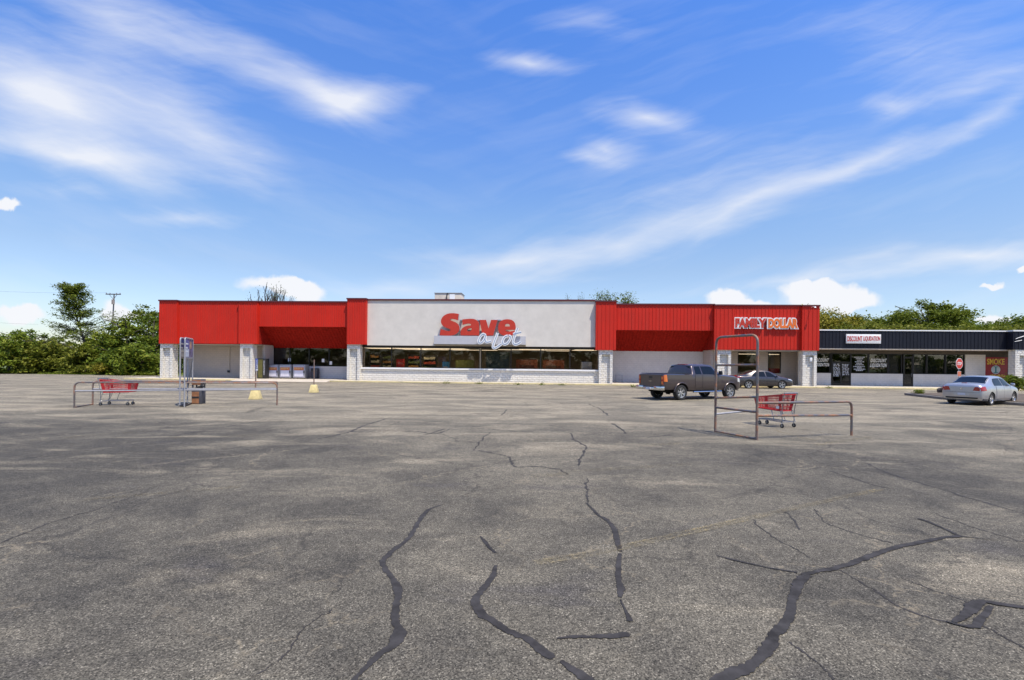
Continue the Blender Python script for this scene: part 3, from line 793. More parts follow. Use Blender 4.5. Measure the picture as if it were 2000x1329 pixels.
mb = MB(); mb.box(uC1 - 0.2, uC1 + 0.1, CB + 0.5, 11.3, SW, 5.8); mb.build("inner_wall", M_INW, store)
mb = MB(); mb.box(uC0 - 0.1, uC0 + 0.12, CB + 0.5, WR - 0.1, SW, 5.8); mb.build("inner_wall", M_INW, store)
mb = MB(); mb.box(uC0 + .2, uC1 - 0.3, CWN + 0.40, CWN + 0.44, 3.37, 5.8); mb.build("inner_bulkhead", M_INW, store)
# left-wall pipe and hose tap
MB().tube([(U(449, WR, 700), WR - 0.05, SW + .65), (U(449, WR, 700), WR - 0.05, T1[2] - .1)], 0.03, 8).build("drain_pipe", M_TAN, store)
MB().box(U(447, WR, 723) - .1, U(447, WR, 723) + .12, WR - 0.14, WR - .002, SW + .5, SW + .72).build("tap_box", M_BLACK, store, bevel=.02)

# ------------------------------------------------------------------ sidewalk and kerb
KW = -1.35
so = empty("sidewalk", BO, BA); tag(so, kind='structure')
u_end = U(2000, 0, 760) + 30
MB().box(uL - 2.2, u_end, KW + 0.17, WR + 0.3, -0.05, SW).build("pavement_slab", M_CONC, so)
def kerb_mat():
    m = mat("worn_yellow_kerb", (0.66, 0.55, 0.28), 0.9, var=0.1, vscale=6, bump=0.3)
    t = m.node_tree; b = t.nodes['Principled BSDF']; tcn = t.nodes.new('ShaderNodeTexCoord')
    old = b.inputs['Base Color'].links[0].from_socket
    f = mapr(t, noise_n(t, mapping_n(t, tcn.outputs['Object'], scale=(0.8, 4, 4)), 2.2, 7, 0.75), 0.50, 0.60)
    t.links.new(mixc(t, math_n(t, 'MULTIPLY', f, 0.75), old, (0.33, 0.28, 0.20)), b.inputs['Base Color'])
    return m
M_KERB = kerb_mat()
k = MB().box(uL - 2.35, uE0 - 0.6, KW, KW + 0.168, -0.05, SW + .004).box(uE1 - 1.6, u_end, KW, KW + 0.168, -0.05, SW + .004)
k.build("kerb", M_KERB, so, bevel=0.02)
MB().add([(uE0 - .6, KW - 0.8, 0.005), (uE1 - 1.6, KW - 0.8, 0.005), (uE1 - 1.6, KW + .168, SW + .002), (uE0 - .6, KW + .168, SW + .002), (uE0 - .6, KW - 0.8, -0.04), (uE1 - 1.6, KW - 0.8, -0.04), (uE1 - 1.6, KW + .168, -0.04), (uE0 - .6, KW + .168, -0.04)],
         [(0, 1, 2, 3), (7, 6, 5, 4), (0, 4, 5, 1), (1, 5, 6, 2), (2, 6, 7, 3), (3, 7, 4, 0)]).build("kerb_ramp", M_CONC, so)

# ------------------------------------------------------------------ the dark shop row on the right
shop = empty("shop_row_building", BO, BA)
tag(shop, "low shop row with navy ribbed metal fascia beside the red store", "shop row")
FW = 0.35; SWD = 2.1
fu0, fu1 = T6[1] + 0.01, U(1971, FW, 665)
fz1, fz0 = Z(1780, 645, FW), Z(1780, 681.5, FW)
mb = MB(); ribbed(mb, fu0, fu1, FW, FW + 0.3, fz0, fz1 - 0.10, 0.30); mb.build("fascia_panel", M_NAVY, shop)
MB().box(fu0, fu1 + 12, FW - 0.06, FW + 0.6, fz1 - 0.10, fz1).build("coping", M_WHITE, shop)
tu0 = U(1979, -0.25, 665)
mb = MB(); ribbed(mb, tu0, tu0 + 9, -0.25, FW - .07, fz0 - 0.02, fz1 - 0.11, 0.30); mb.build("fascia_panel", M_NAVY, shop)
MB().box(tu0 - .05, tu0 + 9, -0.31, FW - 0.065, fz1 - 0.105, fz1 + .006).build("coping", M_WHITE, shop)
mb = MB()
a0, b0, za_ = tu0 + .05, tu0 + 1.3, fz1 - .75
mb.tube([(a0 + .1, -0.30, za_), (a0 + .7, -0.30, za_ + .22), (a0 + 2.0, -0.30, za_ + .30)], [.02, .035, .03], 6); mb.tube([(a0, -0.30, za_ - .25), (a0 + .6, -0.30, za_ - .12)], [.015, .03], 6)
mb.build("fascia_emblem", M_WHITE, shop)
MB().box(fu0, fu1 + .6, FW + .02, SWD - 0.01, fz0 - 0.10, fz0 - 0.012).build("soffit", M_TAN, shop)
hz = Z(1780, 692, SWD); lz = Z(1780, 731, SWD)
u = lambda p: U(p, SWD, 720)
MB().box(u(1590), u(1885), SWD, SWD + .25, hz + .003, fz0 - 0.11).build("wall_header", M_DARKWALL, shop)
MB().box(u(1924) + .003, u(1971), SWD, SWD + .25, SW, fz0 - 0.11).build("wall", M_DARKWALL, shop)
MB().box(u(1885) + .003, u(1924), SWD - .03, SWD + .25, SW, hz).build("blank_panel", M_BLOCK, shop)
MB().box(u(1885) + .003, u(1924), SWD, SWD + .25, hz + .003, fz0 - .11).build("wall_header", M_DARKWALL, shop)
mb = MB()
for a, b_ in ((1590, 1623.3), (1662.2, 1763.6), (1783.8, 1885)): mb.box(u(a), u(b_), SWD, SWD + .25, SW, lz)
mb.build("low_wall", M_BLOCK, shop)
M_BLIND = mat("beige_window_blind", (0.22, 0.195, 0.155), 0.9, var=0.25, vscale=1.0)
M_GLASS2 = glass_mat("shop_glass_reflective", 0.45, 1.7)
SHOPW = []; M_BLIND2 = mat('dark_window_blind', (0.045, 0.045, 0.034), 0.9, var=0.3, vscale=1.0)
for a, b_, blind in ((1590, 1622, 0), (1662.4, 1696.8, 0), (1697.2, 1734.7, 0), (1735.5, 1762, 1), (1784, 1810.3, 1), (1811, 1847, 1), (1847.6, 1884.6, 1)):
    w_ = window("window", u(a), u(b_), lz + .003, hz, SWD + .08, shop, M_ALU, 0.06, M_GLASS2 if not blind else M_GLASS)
    SHOPW.append(w_)
    if blind: MB().box(u(a) + .08, u(b_) - .08, SWD + .35 + .25 * (a > 1800), SWD + .37 + .25 * (a > 1800), lz, hz).build("blind", M_BLIND if a < 1800 else M_BLIND2, shop)
def glass_door(a, b_, leaves, transom):
    mb = MB(); t = .06; z1 = hz; zt = Z(1640, 708, SWD) if transom else hz - .3
    A, Bq = u(a), u(b_)
    mb.box(A, A + t, SWD - .02, SWD + .12, SW, z1); mb.box(Bq - t, Bq, SWD - .02, SWD + .12, SW, z1); mb.box(A + t, Bq - t, SWD - .02, SWD + .12, z1 - t, z1); mb.box(A + t, Bq - t, SWD - .02, SWD + .12, zt, zt + t)
    d = mb.build("door", M_ALU, shop)
    MB().box(A + t, Bq - t, SWD + .05, SWD + .06, zt + t, z1 - t).build("transom_pane", M_GLASS2, d)
    wdt = (Bq - A - 2 * t) / leaves
    mb = MB(); mg = MB(); mh = MB()
    for i in range(leaves):
        x0, x1 = A + t + i * wdt + .004, A + t + (i + 1) * wdt - .004
        mb.box(x0, x0 + .07, SWD, SWD + .06, SW + .02, zt - .004); mb.box(x1 - .07, x1, SWD, SWD + .06, SW + .02, zt - .004)
        mb.box(x0 + .07, x1 - .07, SWD, SWD + .06, SW + .02, SW + .25); mb.box(x0 + .07, x1 - .07, SWD, SWD + .06, zt - .1, zt - .004)
        mg.box(x0 + .07, x1 - .07, SWD + .025, SWD + .035, SW + .25, zt - .1)
        hx = x1 - .09 if i == 0 else x0 + .09
        mh.tube([(hx, SWD - .005, 1.0), (hx, SWD - .06, 1.03), (hx, SWD - .06, 1.3), (hx, SWD - .005, 1.33)], .012, 6)
    mb.build("door_leaf", M_ALU, d); mg.build("door_pane", M_GLASS, d); mh.build("handle", M_GREYMET, d)
glass_door(1623.5, 1662, 2, True)
glass_door(1764, 1783.5, 1, False)
# rest of the shop row
MB().box(fu0 + .02, fu1 + 14, FW + .62, 20, fz1 - .5, fz1 - .25).build("roof", M_ROOF, shop)
mb = MB(); mb.box(fu0 + .02, fu1 + 14, 8.0, 8.2, SW, fz1 - .55); mb.box(u(1971), fu1 + 14, SWD, SWD + .25, SW, fz0 - .11); mb.build("inner_wall", M_INW, shop)
MB().box(fu0 + .02, u(1971), SWD + .26, 7.9, SW - .06, SW).build("inner_floor", M_INF, shop)
MB().box(fu0 + .02, u(1971), SWD + .26, 7.9, fz0 + .05, fz0 + .1).build("inner_ceiling", M_INW, shop)
pu = U(1983, -0.22, 720)
mb = MB(); mb.prism([(pu, -.22), (pu + .35, -.22), (pu + .35, .02), (pu + 1.05, .02), (pu + 1.05, -.22), (pu + 1.4, -.22), (pu + 1.4, .42), (pu, .42)], SW, fz0 - .55)
mb.box(pu, pu + 1.4, -.22, .42, fz0 - .548, fz0 - .03); mb.build("pillar", M_BRICK, shop)
# ------------------------------------------------------------------ signs on the buildings
def on_building(name, uu, w, z, label, cat, group=None):
    e = empty(name, B(uu, w, z), BA)
    return tag(e, label, cat, group)
def shift(vs, dx, dy, dz): return [(a + dx, b + dy, c + dz) for a, b, c in vs]
SGW = -0.22                                             # front face of the big letters
def crop(cx_, cy_, w):                                   # traced on an enlargement of the sign
    return BL(820 + cx_ / 7.817, 590 + cy_ / 7.817, w)
su, sz = crop(917, 585, SGW)
sg = on_building("store_sign", su, SGW, sz, "big raised red letters over white script letters on a pale grey box", "sign")
M_SRED = mat("red_sign_face", (0.50, 0.035, 0.015), 0.35, var=0.06)
M_SRET = mat("grey_letter_return", (0.33, 0.32, 0.38), 0.5)
M_SBOX = mat("pale_grey_sign_box", (0.48, 0.47, 0.49), 0.45, var=0.04)
M_SBLUE = mat("blue_sign_face", (0.20, 0.29, 0.44), 0.4)
def tr(pts, w): return [(lambda p: (p[0] - su, p[1] - sz))(crop(a, b_, w)) for a, b_ in pts]
def sm2(pts, n=5): return [(p.x, p.y) for p in smooth_path([Vector((a, b_)) for a, b_ in pts], n, True)]
def dens(pts, sharp):
    """smooth closed outline keeping the listed corner points sharp"""
    out = []
    L = len(pts); idx = [i for i in range(L) if i in sharp]
    if not idx: return sm2(pts)
    for a, b_ in zip(idx, idx[1:] + [idx[0] + L]):
        seg = [Vector(pts[i % L]) for i in range(a, b_ + 1)]
        out += [(p.x, p.y) for p in (smooth_path(seg, 5)[:-1] if len(seg) > 2 else seg[:-1])]
    return out
S_ = [(595, 185), (540, 175), (480, 173), (420, 183), (368, 210), (335, 248), (322, 292), (330, 335), (360, 372), (410, 397), (455, 414), (468, 428), (460, 441), (440, 445), (395, 438), (355, 424), (318, 412), (302, 510), (390, 514), (480, 513), (545, 495), (588, 458), (606, 410), (600, 365), (575, 330), (535, 308), (490, 290), (462, 276), (468, 263), (500, 260), (540, 268), (582, 282)]
A_ = [(648, 268), (700, 263), (765, 258), (835, 265), (885, 295), (907, 350), (906, 512), (690, 512), (625, 512), (619, 480), (630, 430), (660, 392), (712, 368), (775, 358), (778, 342), (755, 332), (710, 334), (650, 352)]
A_h = [(722, 428), (742, 408), (786, 402), (784, 432), (760, 450), (732, 448)]
V_ = [(912, 275), (1012, 275), (1048, 405), (1088, 275), (1187, 275), (1120, 513), (955, 513)]
E_ = [(1458, 427), (1308, 427), (1313, 443), (1345, 452), (1400, 449), (1452, 436), (1440, 490), (1395, 511), (1320, 518), (1245, 500), (1205, 455), (1194, 395), (1208, 330), (1250, 284), (1325, 266), (1400, 276), (1446, 315), (1463, 375)]
E_h = [(1298, 375), (1305, 345), (1335, 333), (1366, 345), (1374, 376)]
def two_faced(vs, fs, name, face, side, parent, thr=0.5):
    """front faces in one material, returns in another"""
    me = MB(); me.v = vs; me.f = fs; me.m = [0] * len(fs)
    o = me.build(name, [face, side], parent)
    n = np.empty(len(o.data.polygons) * 3); o.data.polygons.foreach_get('normal', n); n = n.reshape(-1, 3)
    o.data.polygons.foreach_set('material_index', [0 if abs(q[1]) > thr else 1 for q in n])
    return o
for nm, o_, h_, sh in (("letter", S_, [], (0, 16, 17, 31)), ("letter", A_, [A_h], (0, 6, 8, 17)), ("letter", V_, [], tuple(range(7))), ("letter", E_, [E_h], (0, 1, 5, 6))):
    vs, fs = poly_mesh(dens(tr(o_, SGW), sh), [dens(tr(h, SGW), ()) if h is not E_h else dens(tr(h, SGW), (0, 4)) for h in h_], 0.34)
    two_faced(shift(vs, 0, 0.34, 0), fs, nm, M_SRED, M_SRET, sg)
(bx0, bz1), (bx1, bz0) = tr([(218, 516), (1615, 655)], SGW - .05)
MB().box(bx0, bx1, -0.05, PW - SGW - 0.006, bz0, bz1).build("sign_box", M_SBOX, sg)
MB().box(bx0 - .02, bx1, 0.02, PW - SGW - 0.008, bz0 - .10, bz0 - .003).build("box_underside", M_ALU2, sg)
for a, b_ in ((600, 640), (870, 930), (1120, 1240)):
    (x0, z0), (x1, z1) = tr([(a, 282), (b_, 268)], SGW); MB().box(x0, x1, 0.2, PW - SGW - .006, z0, z1).build("mounting_bar", M_SRET, sg)
SCR = [[(1003, 512), (965, 492), (925, 528), (897, 590), (908, 625), (948, 620), (985, 572), (1008, 515), (996, 565), (1006, 604), (1040, 614), (1093, 596)],
       [(1185, 472), (1172, 520), (1142, 600), (1118, 675), (1130, 704), (1172, 694), (1248, 642)],
       [(1345, 518), (1300, 535), (1270, 580), (1262, 620), (1285, 646), (1330, 638), (1372, 585), (1386, 535), (1352, 516)],
       [(1497, 397), (1465, 472), (1436, 560), (1424, 618), (1450, 650), (1500, 640), (1545, 608)], [(1425, 494), (1480, 480), (1550, 462)]]
for k, p in enumerate(SCR):
    pp = [(q.x, q.y) for q in smooth_path([Vector(v) for v in tr(p, SGW - .22)], 5)]
    vs, fs = ribbon(pp, 0.25, -0.10 - .012 * k, 0.14, 0.010)
    w_ = MB().add(vs, fs).build("script_letter", M_WHITE, sg)
    vs, fs = ribbon(pp, 0.05, -0.245 - .012 * k, 0.012, 0.010)
    MB().add(vs, fs).build("blue_stroke", M_SBLUE, w_)
# FAMILY DOLLAR
FGW = 0.12
fa, fz = BL(1435, 641, FGW); fb, fz2 = BL(1497, 621.5, FGW); da, dz = BL(1499.5, 642, FGW); db, dz2 = BL(1559, 622, FGW)
fsg = on_building("lettered_sign", fa, FGW, fz, "raised red and orange letters with white borders on red fascia", "sign")
M_SORG = mat("orange_sign_face", (0.75, 0.16, 0.02), 0.4)
for body, x0, x1, z0, z1, m in (("FAMILY", 0, fb - fa, 0, fz2 - fz, M_SRED), ("DOLLAR", da - fa, db - fa, dz - fz, dz2 - fz, M_SORG)):
    g = 0.06
    vs, fs = text_mesh(body, x0 - g, x1 + g, z0 - g, z1 + g, 0.12, 0.13, 0.95)
    MB().add(shift(vs, 0, 0.1, 0), fs).build("letter_border", M_WHITE, fsg)
    vs, fs = text_mesh(body, x0 + .035, x1 - .035, z0 + .035, z1 - .035, 0.02, 0.055, 1.0)
    MB().add(shift(vs, 0, -0.025, 0), fs).build("letter_face", m, fsg)
MB().box(0.02, fb - fa, 0.101, 0.17, .12, .32).box(da - fa, db - fa - .05, 0.101, 0.17, .12, .32).build("raceway", M_COPING, fsg)
# DISCOUNT LIQUIDATION box sign
dA, dZ0 = BL(1653, 671, FW - .15); dB, dZ1 = BL(1721, 653.5, FW - .15)
dsg = on_building("box_sign", dA, FW - .15, dZ0, "white box sign with red lettering on the navy fascia", "sign")
MB().box(0, dB - dA, 0, 0.118, 0, dZ1 - dZ0).build("sign_panel", M_WHITE, dsg, bevel=.02)
hh = dZ1 - dZ0; ww = dB - dA
vs, fs = text_mesh("DISCOUNT", .08, ww * .46, hh * .22, hh * .80, 0.01, 0.02)
vs2, fs2 = text_mesh("LIQUIDATION", ww * .49, ww - .08, hh * .22, hh * .80, 0.01, 0.02)
MB().add(shift(vs, 0, -.002, 0), fs).add(shift(vs2, 0, -.002, 0), fs2).build("lettering", M_SRED, dsg)
# SMOKE poster
pA, pZ0 = BL(1924.8, 743, SWD - .04); pB, pZ1 = BL(1968, 698.5, SWD - .04)
ps = on_building("poster", pA, SWD - .04, pZ0, "red poster with large yellow lettering and a pale round emblem", "poster")
MB().box(0, pB - pA, 0, .035, 0, pZ1 - pZ0).build("poster_board", mat("poster_red", (0.30, 0.02, 0.02), 0.5), ps)
pw, ph = pB - pA, pZ1 - pZ0
vs, fs = text_mesh("SMOKE", pw * .06, pw * .86, ph * .68, ph * .94, .006, .03)
M_PYEL = mat("poster_yellow", (0.75, 0.50, 0.06), 0.5)
MB().add(shift(vs, 0, -.002, 0), fs).build("lettering", M_PYEL, ps)
mb = MB()
for i in range(9):
    x = pw * (.20 + .075 * i); mb.box(x, x + pw * (.03 + .02 * (i % 3)), -.01, -.002, ph * .16, ph * (.24 + .02 * (i % 2)))
mb.build("small_lettering", M_PYEL, ps)
cxm, czm, rr = pw * .46, ph * .46, ph * .185
MB().lathe([(0.001, -.012), (rr, -.012), (rr, -.002)], 'y', 28, (cxm, 0, czm)).build("round_emblem", mat("poster_pale", (0.55, 0.60, 0.58), 0.5), ps)
MB().box(cxm - .06, cxm + .06, -.02, -.013, czm - rr * .6, czm + rr * .6).box(cxm - rr * .5, cxm + rr * .5, -.02, -.0125, czm + rr * .602, czm + rr * .78).box(cxm - rr * .5, cxm + rr * .5, -.02, -.0125, czm - rr * .78, czm - rr * .602).build("emblem_mark", mat("poster_teal", (0.03, 0.22, 0.22), 0.5), ps)
# lettering stuck on the shop windows
def win_text(win, rows, m=M_WHITE):
    mb = MB()
    for body, p0, p1, y0, y1, bold in rows:
        (x0, z0), (x1, z1) = BL(p0, y1, SWD + .06), BL(p1, y0, SWD + .06)
        vs, fs = text_mesh(body, x0, x1, z0, z1, .004, bold, 1.25)
        sl = 0.22
        mb.add([(a + (c - z0) * sl - .05, b_ + SWD + .082, c) for a, b_, c in vs], fs)
    mb.build("window_lettering", m, win)
win_text(SHOPW[0], [("DISCOUNT", 1590, 1619, 700.3, 707, .03), ("LIQUIDATION", 1590, 1620, 709.3, 717, .03)])
win_text(SHOPW[2], [("DISCOUNT", 1701.5, 1732, 701, 708, .03), ("LIQUIDATION", 1700, 1732, 710.2, 718.5, .03)])
M_FROST = mat("pale_window_vinyl", (0.55, 0.56, 0.60), 0.6)
mb = MB(); rg = random.Random(3)
for i, (yy, hw) in enumerate(((698, 11), (701, 7), (704, 5), (707, 9), (710, 6), (713, 8), (716.5, 12), (719, 5), (721.5, 11), (724, 7))):
    x = 1679 - hw
    while x < 1679 + hw - 1:
        l = rg.uniform(1.2, 3.0); (x0, z0), (x1, z1) = BL(x, yy + .8, SWD + .06), BL(min(x + l, 1679 + hw), yy - .8, SWD + .06); mb.box(x0, x1, SWD + .077, SWD + .082, z0, z1); x += l + .8
mb.build("window_lettering", M_FROST, SHOPW[1])
mb = MB()
for lf, rows in ((1626, 9), (1644, 8)):
    for i in range(rows):
        yy = 712 + i * 2.8 + rg.uniform(-.4, .4); x = lf + rg.uniform(.5, 2.5)
        while x < lf + 14:
            l = rg.uniform(1.5, 4.5); (x0, z0), (x1, z1) = BL(x, yy + .9, SWD), BL(min(x + l, lf + 14.5), yy - .7, SWD); mb.box(x0, x1, SWD + .014, SWD + .020, z0, z1); x += l + rg.uniform(.5, 3)
vinyl = mb.build("door_lettering", M_FROST, [o for o in bpy.data.objects if o.name.startswith('door') and o.parent == shop and o.name == 'door'][0])

# wall lamps and roof unit
def wall_light(px, py, w, label):
    uu, zz = BL(px, py, w)
    e = on_building("wall_lamp", uu, w, zz, label, "lamp")
    MB().box(-.11, .11, -.16, 0, -.16, .20).build("housing", M_WHITE, e, bevel=.03)
    MB().box(-.09, .09, -.14, -.02, -.20, -.163).build("lens", M_FROST, e)
wall_light(1582.5, 703, 0.36, "small white wall lamp in the niche of the rightmost red tower pillar")
uu, zz = BL(1587, 601, -.03)
e = on_building("gooseneck_lamp", uu, -.03, zz, "thin white gooseneck lamp arm high on the rightmost red tower", "lamp")
MB().tube([(-.1, 0, 0), (-.1, -.25, .06), (-.05, -.5, .02)], .02, 6).build("arm", M_WHITE, e)
MB().lathe([(.03, .04), (.10, -.06), (.09, -.07)], 'z', 12, (-.05, -.5, -.01)).build("lamp_shade", M_WHITE, e)
# rooftop unit
a_, z_ = BL(849, 573, 9); b_, _ = BL(901, 573, 9)
e = on_building("rooftop_unit", a_, 9, 6.15, "beige metal air conditioning unit on the roof above the grey panel", "air conditioner")
ww = b_ - a_; zt2 = z_ - 6.15
M_BEIGE = mat("beige_sheet_metal", (0.50, 0.44, 0.37), 0.6, var=0.2, vscale=1.2)
MB().box(0, ww, 0, 2.2, 0, zt2).build("cabinet", M_BEIGE, e, bevel=.03)
MB().box(ww * .56, ww * .76, -.03, -.004, .2, zt2 - .12).build("access_panel", M_WHITE, e)
MB().tube([(ww * .5, -.05, zt2 + .02), (ww * .46, -.12, zt2 - .2), (ww * .48, -.10, .1)], .05, 8).build("hose", M_BLACK, e)
MB().box(-.06, ww + .06, -.06, 2.26, zt2 + .002, zt2 + .05).build("lid", M_GREYMET, e)

# ------------------------------------------------------------------ things in front of the entrance
def locker(px0, px1, label):
    w = 1.75
    u0, u1 = U(px0, w, 725), U(px1, w, 725); z1 = Z((px0 + px1) / 2, 712.5, w)
    e = on_building("merchandise_locker", (u0 + u1) / 2, w, SW, label, "locker", "metal lockers by the entrance")
    a = (u1 - u0) / 2; h = z1 - SW
    MB().box(-a, a, 0, .8, .08, h).build("cabinet", M_GREYMET, e, bevel=.02)
    for sx in (-1, 1):
        for y0 in (.04, .70): MB().box(sx * (a - .08) - .03, sx * (a - .08) + .03, y0, y0 + .06, 0, .08).build("leg", M_BLACK, e)
    MB().box(-a + .09, a - .09, -.03, -.003, .14, h - .14).build("door", mat("locker_door", (0.36, 0.35, 0.42), 0.5), e)
    MB().box(-a + .12, a - .12, -.045, -.033, h * .60, h - .26).build("orange_panel", mat("locker_orange", (0.50, 0.17, 0.07), 0.5, var=.4, vscale=9), e)
    mb = MB()
    for i in range(5): mb.box(-a + .2 + i * (a - .2) * .38, -a + .2 + i * (a - .2) * .38 + .1, -.052, -.047, h * .70, h * .78)
    mb.build("panel_print", mat("locker_print", (0.60, 0.36, 0.14), 0.5), e)
    mp = MB(); mp.box(-a + .17, a - .17, -.047, -.034, .22, h * .585); mp.build("white_panel", mat("locker_white", (0.62, 0.60, 0.68), 0.5, var=.1), e)
    MB().box(a - .13, a - .06, -.10, -.034, h * .42, h * .56).build("latch", M_BLACK, e)
locker(520.5, 543.5, "leftmost of the three grey lockers, beside the dark green machine")
locker(545.5, 568.5, "grey orange-panelled locker standing between two matching lockers")
locker(572, 596, "rightmost of the three grey lockers, nearest the dark bin")
u0, u1 = U(503.5, .95, 720), U(519.5, .95, 720)
e = on_building("vending_machine", (u0 + u1) / 2, .92, SW, "tall dark olive green vending machine beside the entrance lockers", "vending machine")
a = (u1 - u0) / 2; h = Z(510, 700.5, .9) - SW
M_OLIVE = mat("olive_green_panel", (0.11, 0.10, 0.025), 0.5, var=.3, vscale=3)
MB().box(-a, a, 0, .6, 0, h).build("cabinet", M_BLACK, e, bevel=.02)
MB().box(-a + .05, -a + a * 1.2, -.02, -.003, .1, h - .1).build("front_panel", M_OLIVE, e)
MB().box(a * .42, a * .72, -.012, -.003, .35, h * .9).build("selection_strip", mat('selection_panel', (.22, .22, .24), .5, var=.9, vscale=9), e)
u0, u1 = U(607, 2.3, 720), U(619, 2.3, 720); h = Z(613, 719.5, 2.3) - SW
e = on_building("litter_bin", (u0 + u1) / 2, 2.3, SW, "dark grey double bin against the low wall under the entrance windows", "bin")
a = (u1 - u0) / 2; M_DGREY = mat("dark_grey_plastic", (0.055, 0.055, 0.065), 0.6)
MB().frustum(0, .3, 0, h * .62, a * .88, .27, a, .3).build("body", M_DGREY, e, bevel=.02)
mb = MB(); mb.box(-a, -a * .1, .02, .58, h * .622, h); mb.box(a * .1, a, .02, .58, h * .622, h); mb.build("hood", M_DGREY, e, bevel=.03)
MB().box(-a * .85, -a * .3, -.0, .018, h * .70, h * .88).build("opening", M_BLACK, e)
u0 = U(1203, 2.2, 740); u1 = U(1216, 2.2, 740); h = Z(1210, 733, 2.2) - SW
e = on_building("steel_rack", (u0 + u1) / 2, 2.2, SW, "small thin grey steel rack by the wall beside the brick pillar", "rack")
a = (u1 - u0) / 2
for y in (0, .45): MB().tube([(-a, y, 0), (-a, y, h), (a, y, h), (a, y, 0)], .02, 6).build("frame", M_GREYMET, e)
mb = MB()
for z in (h * .45, h): mb.tube([(-a, 0, z), (-a, .45, z)], .012, 6); mb.tube([(a, 0, z), (a, .45, z)], .012, 6); mb.tube([(0, 0, z), (0, .45, z)], .012, 6)
mb.tube([(-a, 0, h * .45), (a, 0, h * .45)], .012, 6); mb.build("shelf", M_GREYMET, e)
# papers stuck inside the entrance windows
for px, py, lb in ((631, 704.5, "white paper notice on the entrance window nearer the lockers"), (646, 709.5, "white paper notice on the entrance window nearer the brick pillar"), (565, 703, "white notice taped to the entrance window behind the lockers")):
    uu, zz = BL(px, py, WR + .08)
    o = MB().box(-.13, .13, 0, .006, -.17, .17).build("paper_notice", M_WHITE, None, loc=B(uu, WR + .085, zz), rotz=BA); tag(o, lb, "notice", "paper notices")

# inside the shop, behind the big windows
def inside(name, p0, p1, py1, w, m, label, cat, dpt=.6, py0=None, extra=None):
    u0, u1 = U(p0, w, 705), U(p1, w, 705); z1 = Z((p0 + p1) / 2, py1, w); z0 = SW if py0 is None else Z((p0 + p1) / 2, py0, w)
    e = on_building(name, (u0 + u1) / 2, w, z0, label, cat); a = (u1 - u0) / 2; h = z1 - z0
    return e, a, h
M_INRED = mat("display_red", (0.55, 0.03, 0.03), 0.5); M_INBLUE = mat("display_blue", (0.08, 0.35, 0.70), 0.4); M_INGREEN = mat("display_olive", (0.33, 0.35, 0.09), 0.6)
def boxy(name, p0, p1, py1, w, m, label, cat, dpt=.6, cap=None):
    e, a, h = inside(name, p0, p1, py1, w, m, label, cat, dpt)
    MB().box(-a, a, 0, dpt, 0, h).build("body", m, e, bevel=.02)
    MB().box(-a - .02, a + .02, -.02, dpt + .02, h + .002, h + .05).build("lid", cap or M_DGREY, e)
    MB().box(-a * .7, a * .7, -.012, -.002, h * .2, h * .75).build("front_panel", cap or M_FROST, e)
boxy("display_bin", 774, 787, 702.5, 2.4, M_INRED, "bright red display bin seen through the store's big window", "display bin", cap=M_INRED)
boxy("drinks_cooler", 864, 876, 707, 2.6, M_INBLUE, "light blue drinks cooler seen through the store's big window", "cooler")
boxy("checkout_counter", 890, 925, 704.5, 3.0, M_INGREEN, "olive green checkout counter behind the store's big window", "counter", .8, M_INGREEN)
boxy("chest_freezer", 1136, 1156, 707, 2.2, mat("freezer_white", (.62, .66, .74), .4), "pale chest freezer behind the right end of the store window", "freezer", .8)
boxy("window_reflection_block", 1008, 1050, 703, 3.6, mat("brown_red_reflection", (0.32, 0.10, 0.055), .8, var=.5, vscale=2.5), "low brownish red block imitating a reflection in the middle window pane", "imitated reflection", 1.2, mat("brown_red_reflection_top", (0.14, 0.045, 0.03), .8))  # solid blocks standing in for a brown reflection in the glass
boxy("window_reflection_block", 1060, 1102, 704, 3.8, MATS["brown_red_reflection"], "low brownish red block imitating a reflection nearest the pale chest freezer", "imitated reflection", 1.2, MATS["brown_red_reflection_top"])
boxy("display_board", 949, 995, 689, 1.9, mat("green_grey_board", (0.16, 0.20, 0.175), .7), "tall green grey board leaning inside the window below the sign", "board", .06, MATS["green_grey_board"])
GOODS = [mat("goods_%s" % n, c, .6, var=.6, vscale=14) for n, c in (("amber", (.50, .26, .08)), ("green", (.16, .22, .08)), ("red", (.48, .08, .05)), ("cream", (.68, .60, .45)))]
for k, (p0, p1, py, w, lb) in enumerate(((722, 742, 690, 5.0, "leftmost tall shelf of amber goods inside the store window"), (746, 768, 692, 6.0, "tall goods shelf behind and left of the red display bin"), (796, 820, 692, 5.5, "tall goods shelf right of the red display bin"), (826, 852, 694, 5.0, "tall goods shelf left of the blue cooler"))):
    e, a, h = inside("goods_shelf", p0, p1, py, w, None, lb, "shelf"); e['group'] = "goods shelves inside the store"
    mb = MB(); mb.box(-a, -a + .04, 0, .5, 0, h); mb.box(a - .04, a, 0, .5, 0, h); mb.box(-a + .04, a - .04, .46, .5, 0, h); mb.build("shelf_frame", M_DGREY, e)
    n = 5
    for i in range(n):
        z = .1 + i * (h - .1) / n
        MB().box(-a + .045, a - .045, .02, .455, z, z + .03).build("shelf_board", M_DGREY, e)
        mb = MB(); x = -a + .07
        while x < a - .2:
            ww = rg.uniform(.1, .28); mb.box(x, min(x + ww, a - .06), .06, .4, z + .032, z + .032 + rg.uniform(.15, .3)); x += ww + .015
        mb.build("goods", GOODS[(i + k) % 4], e)
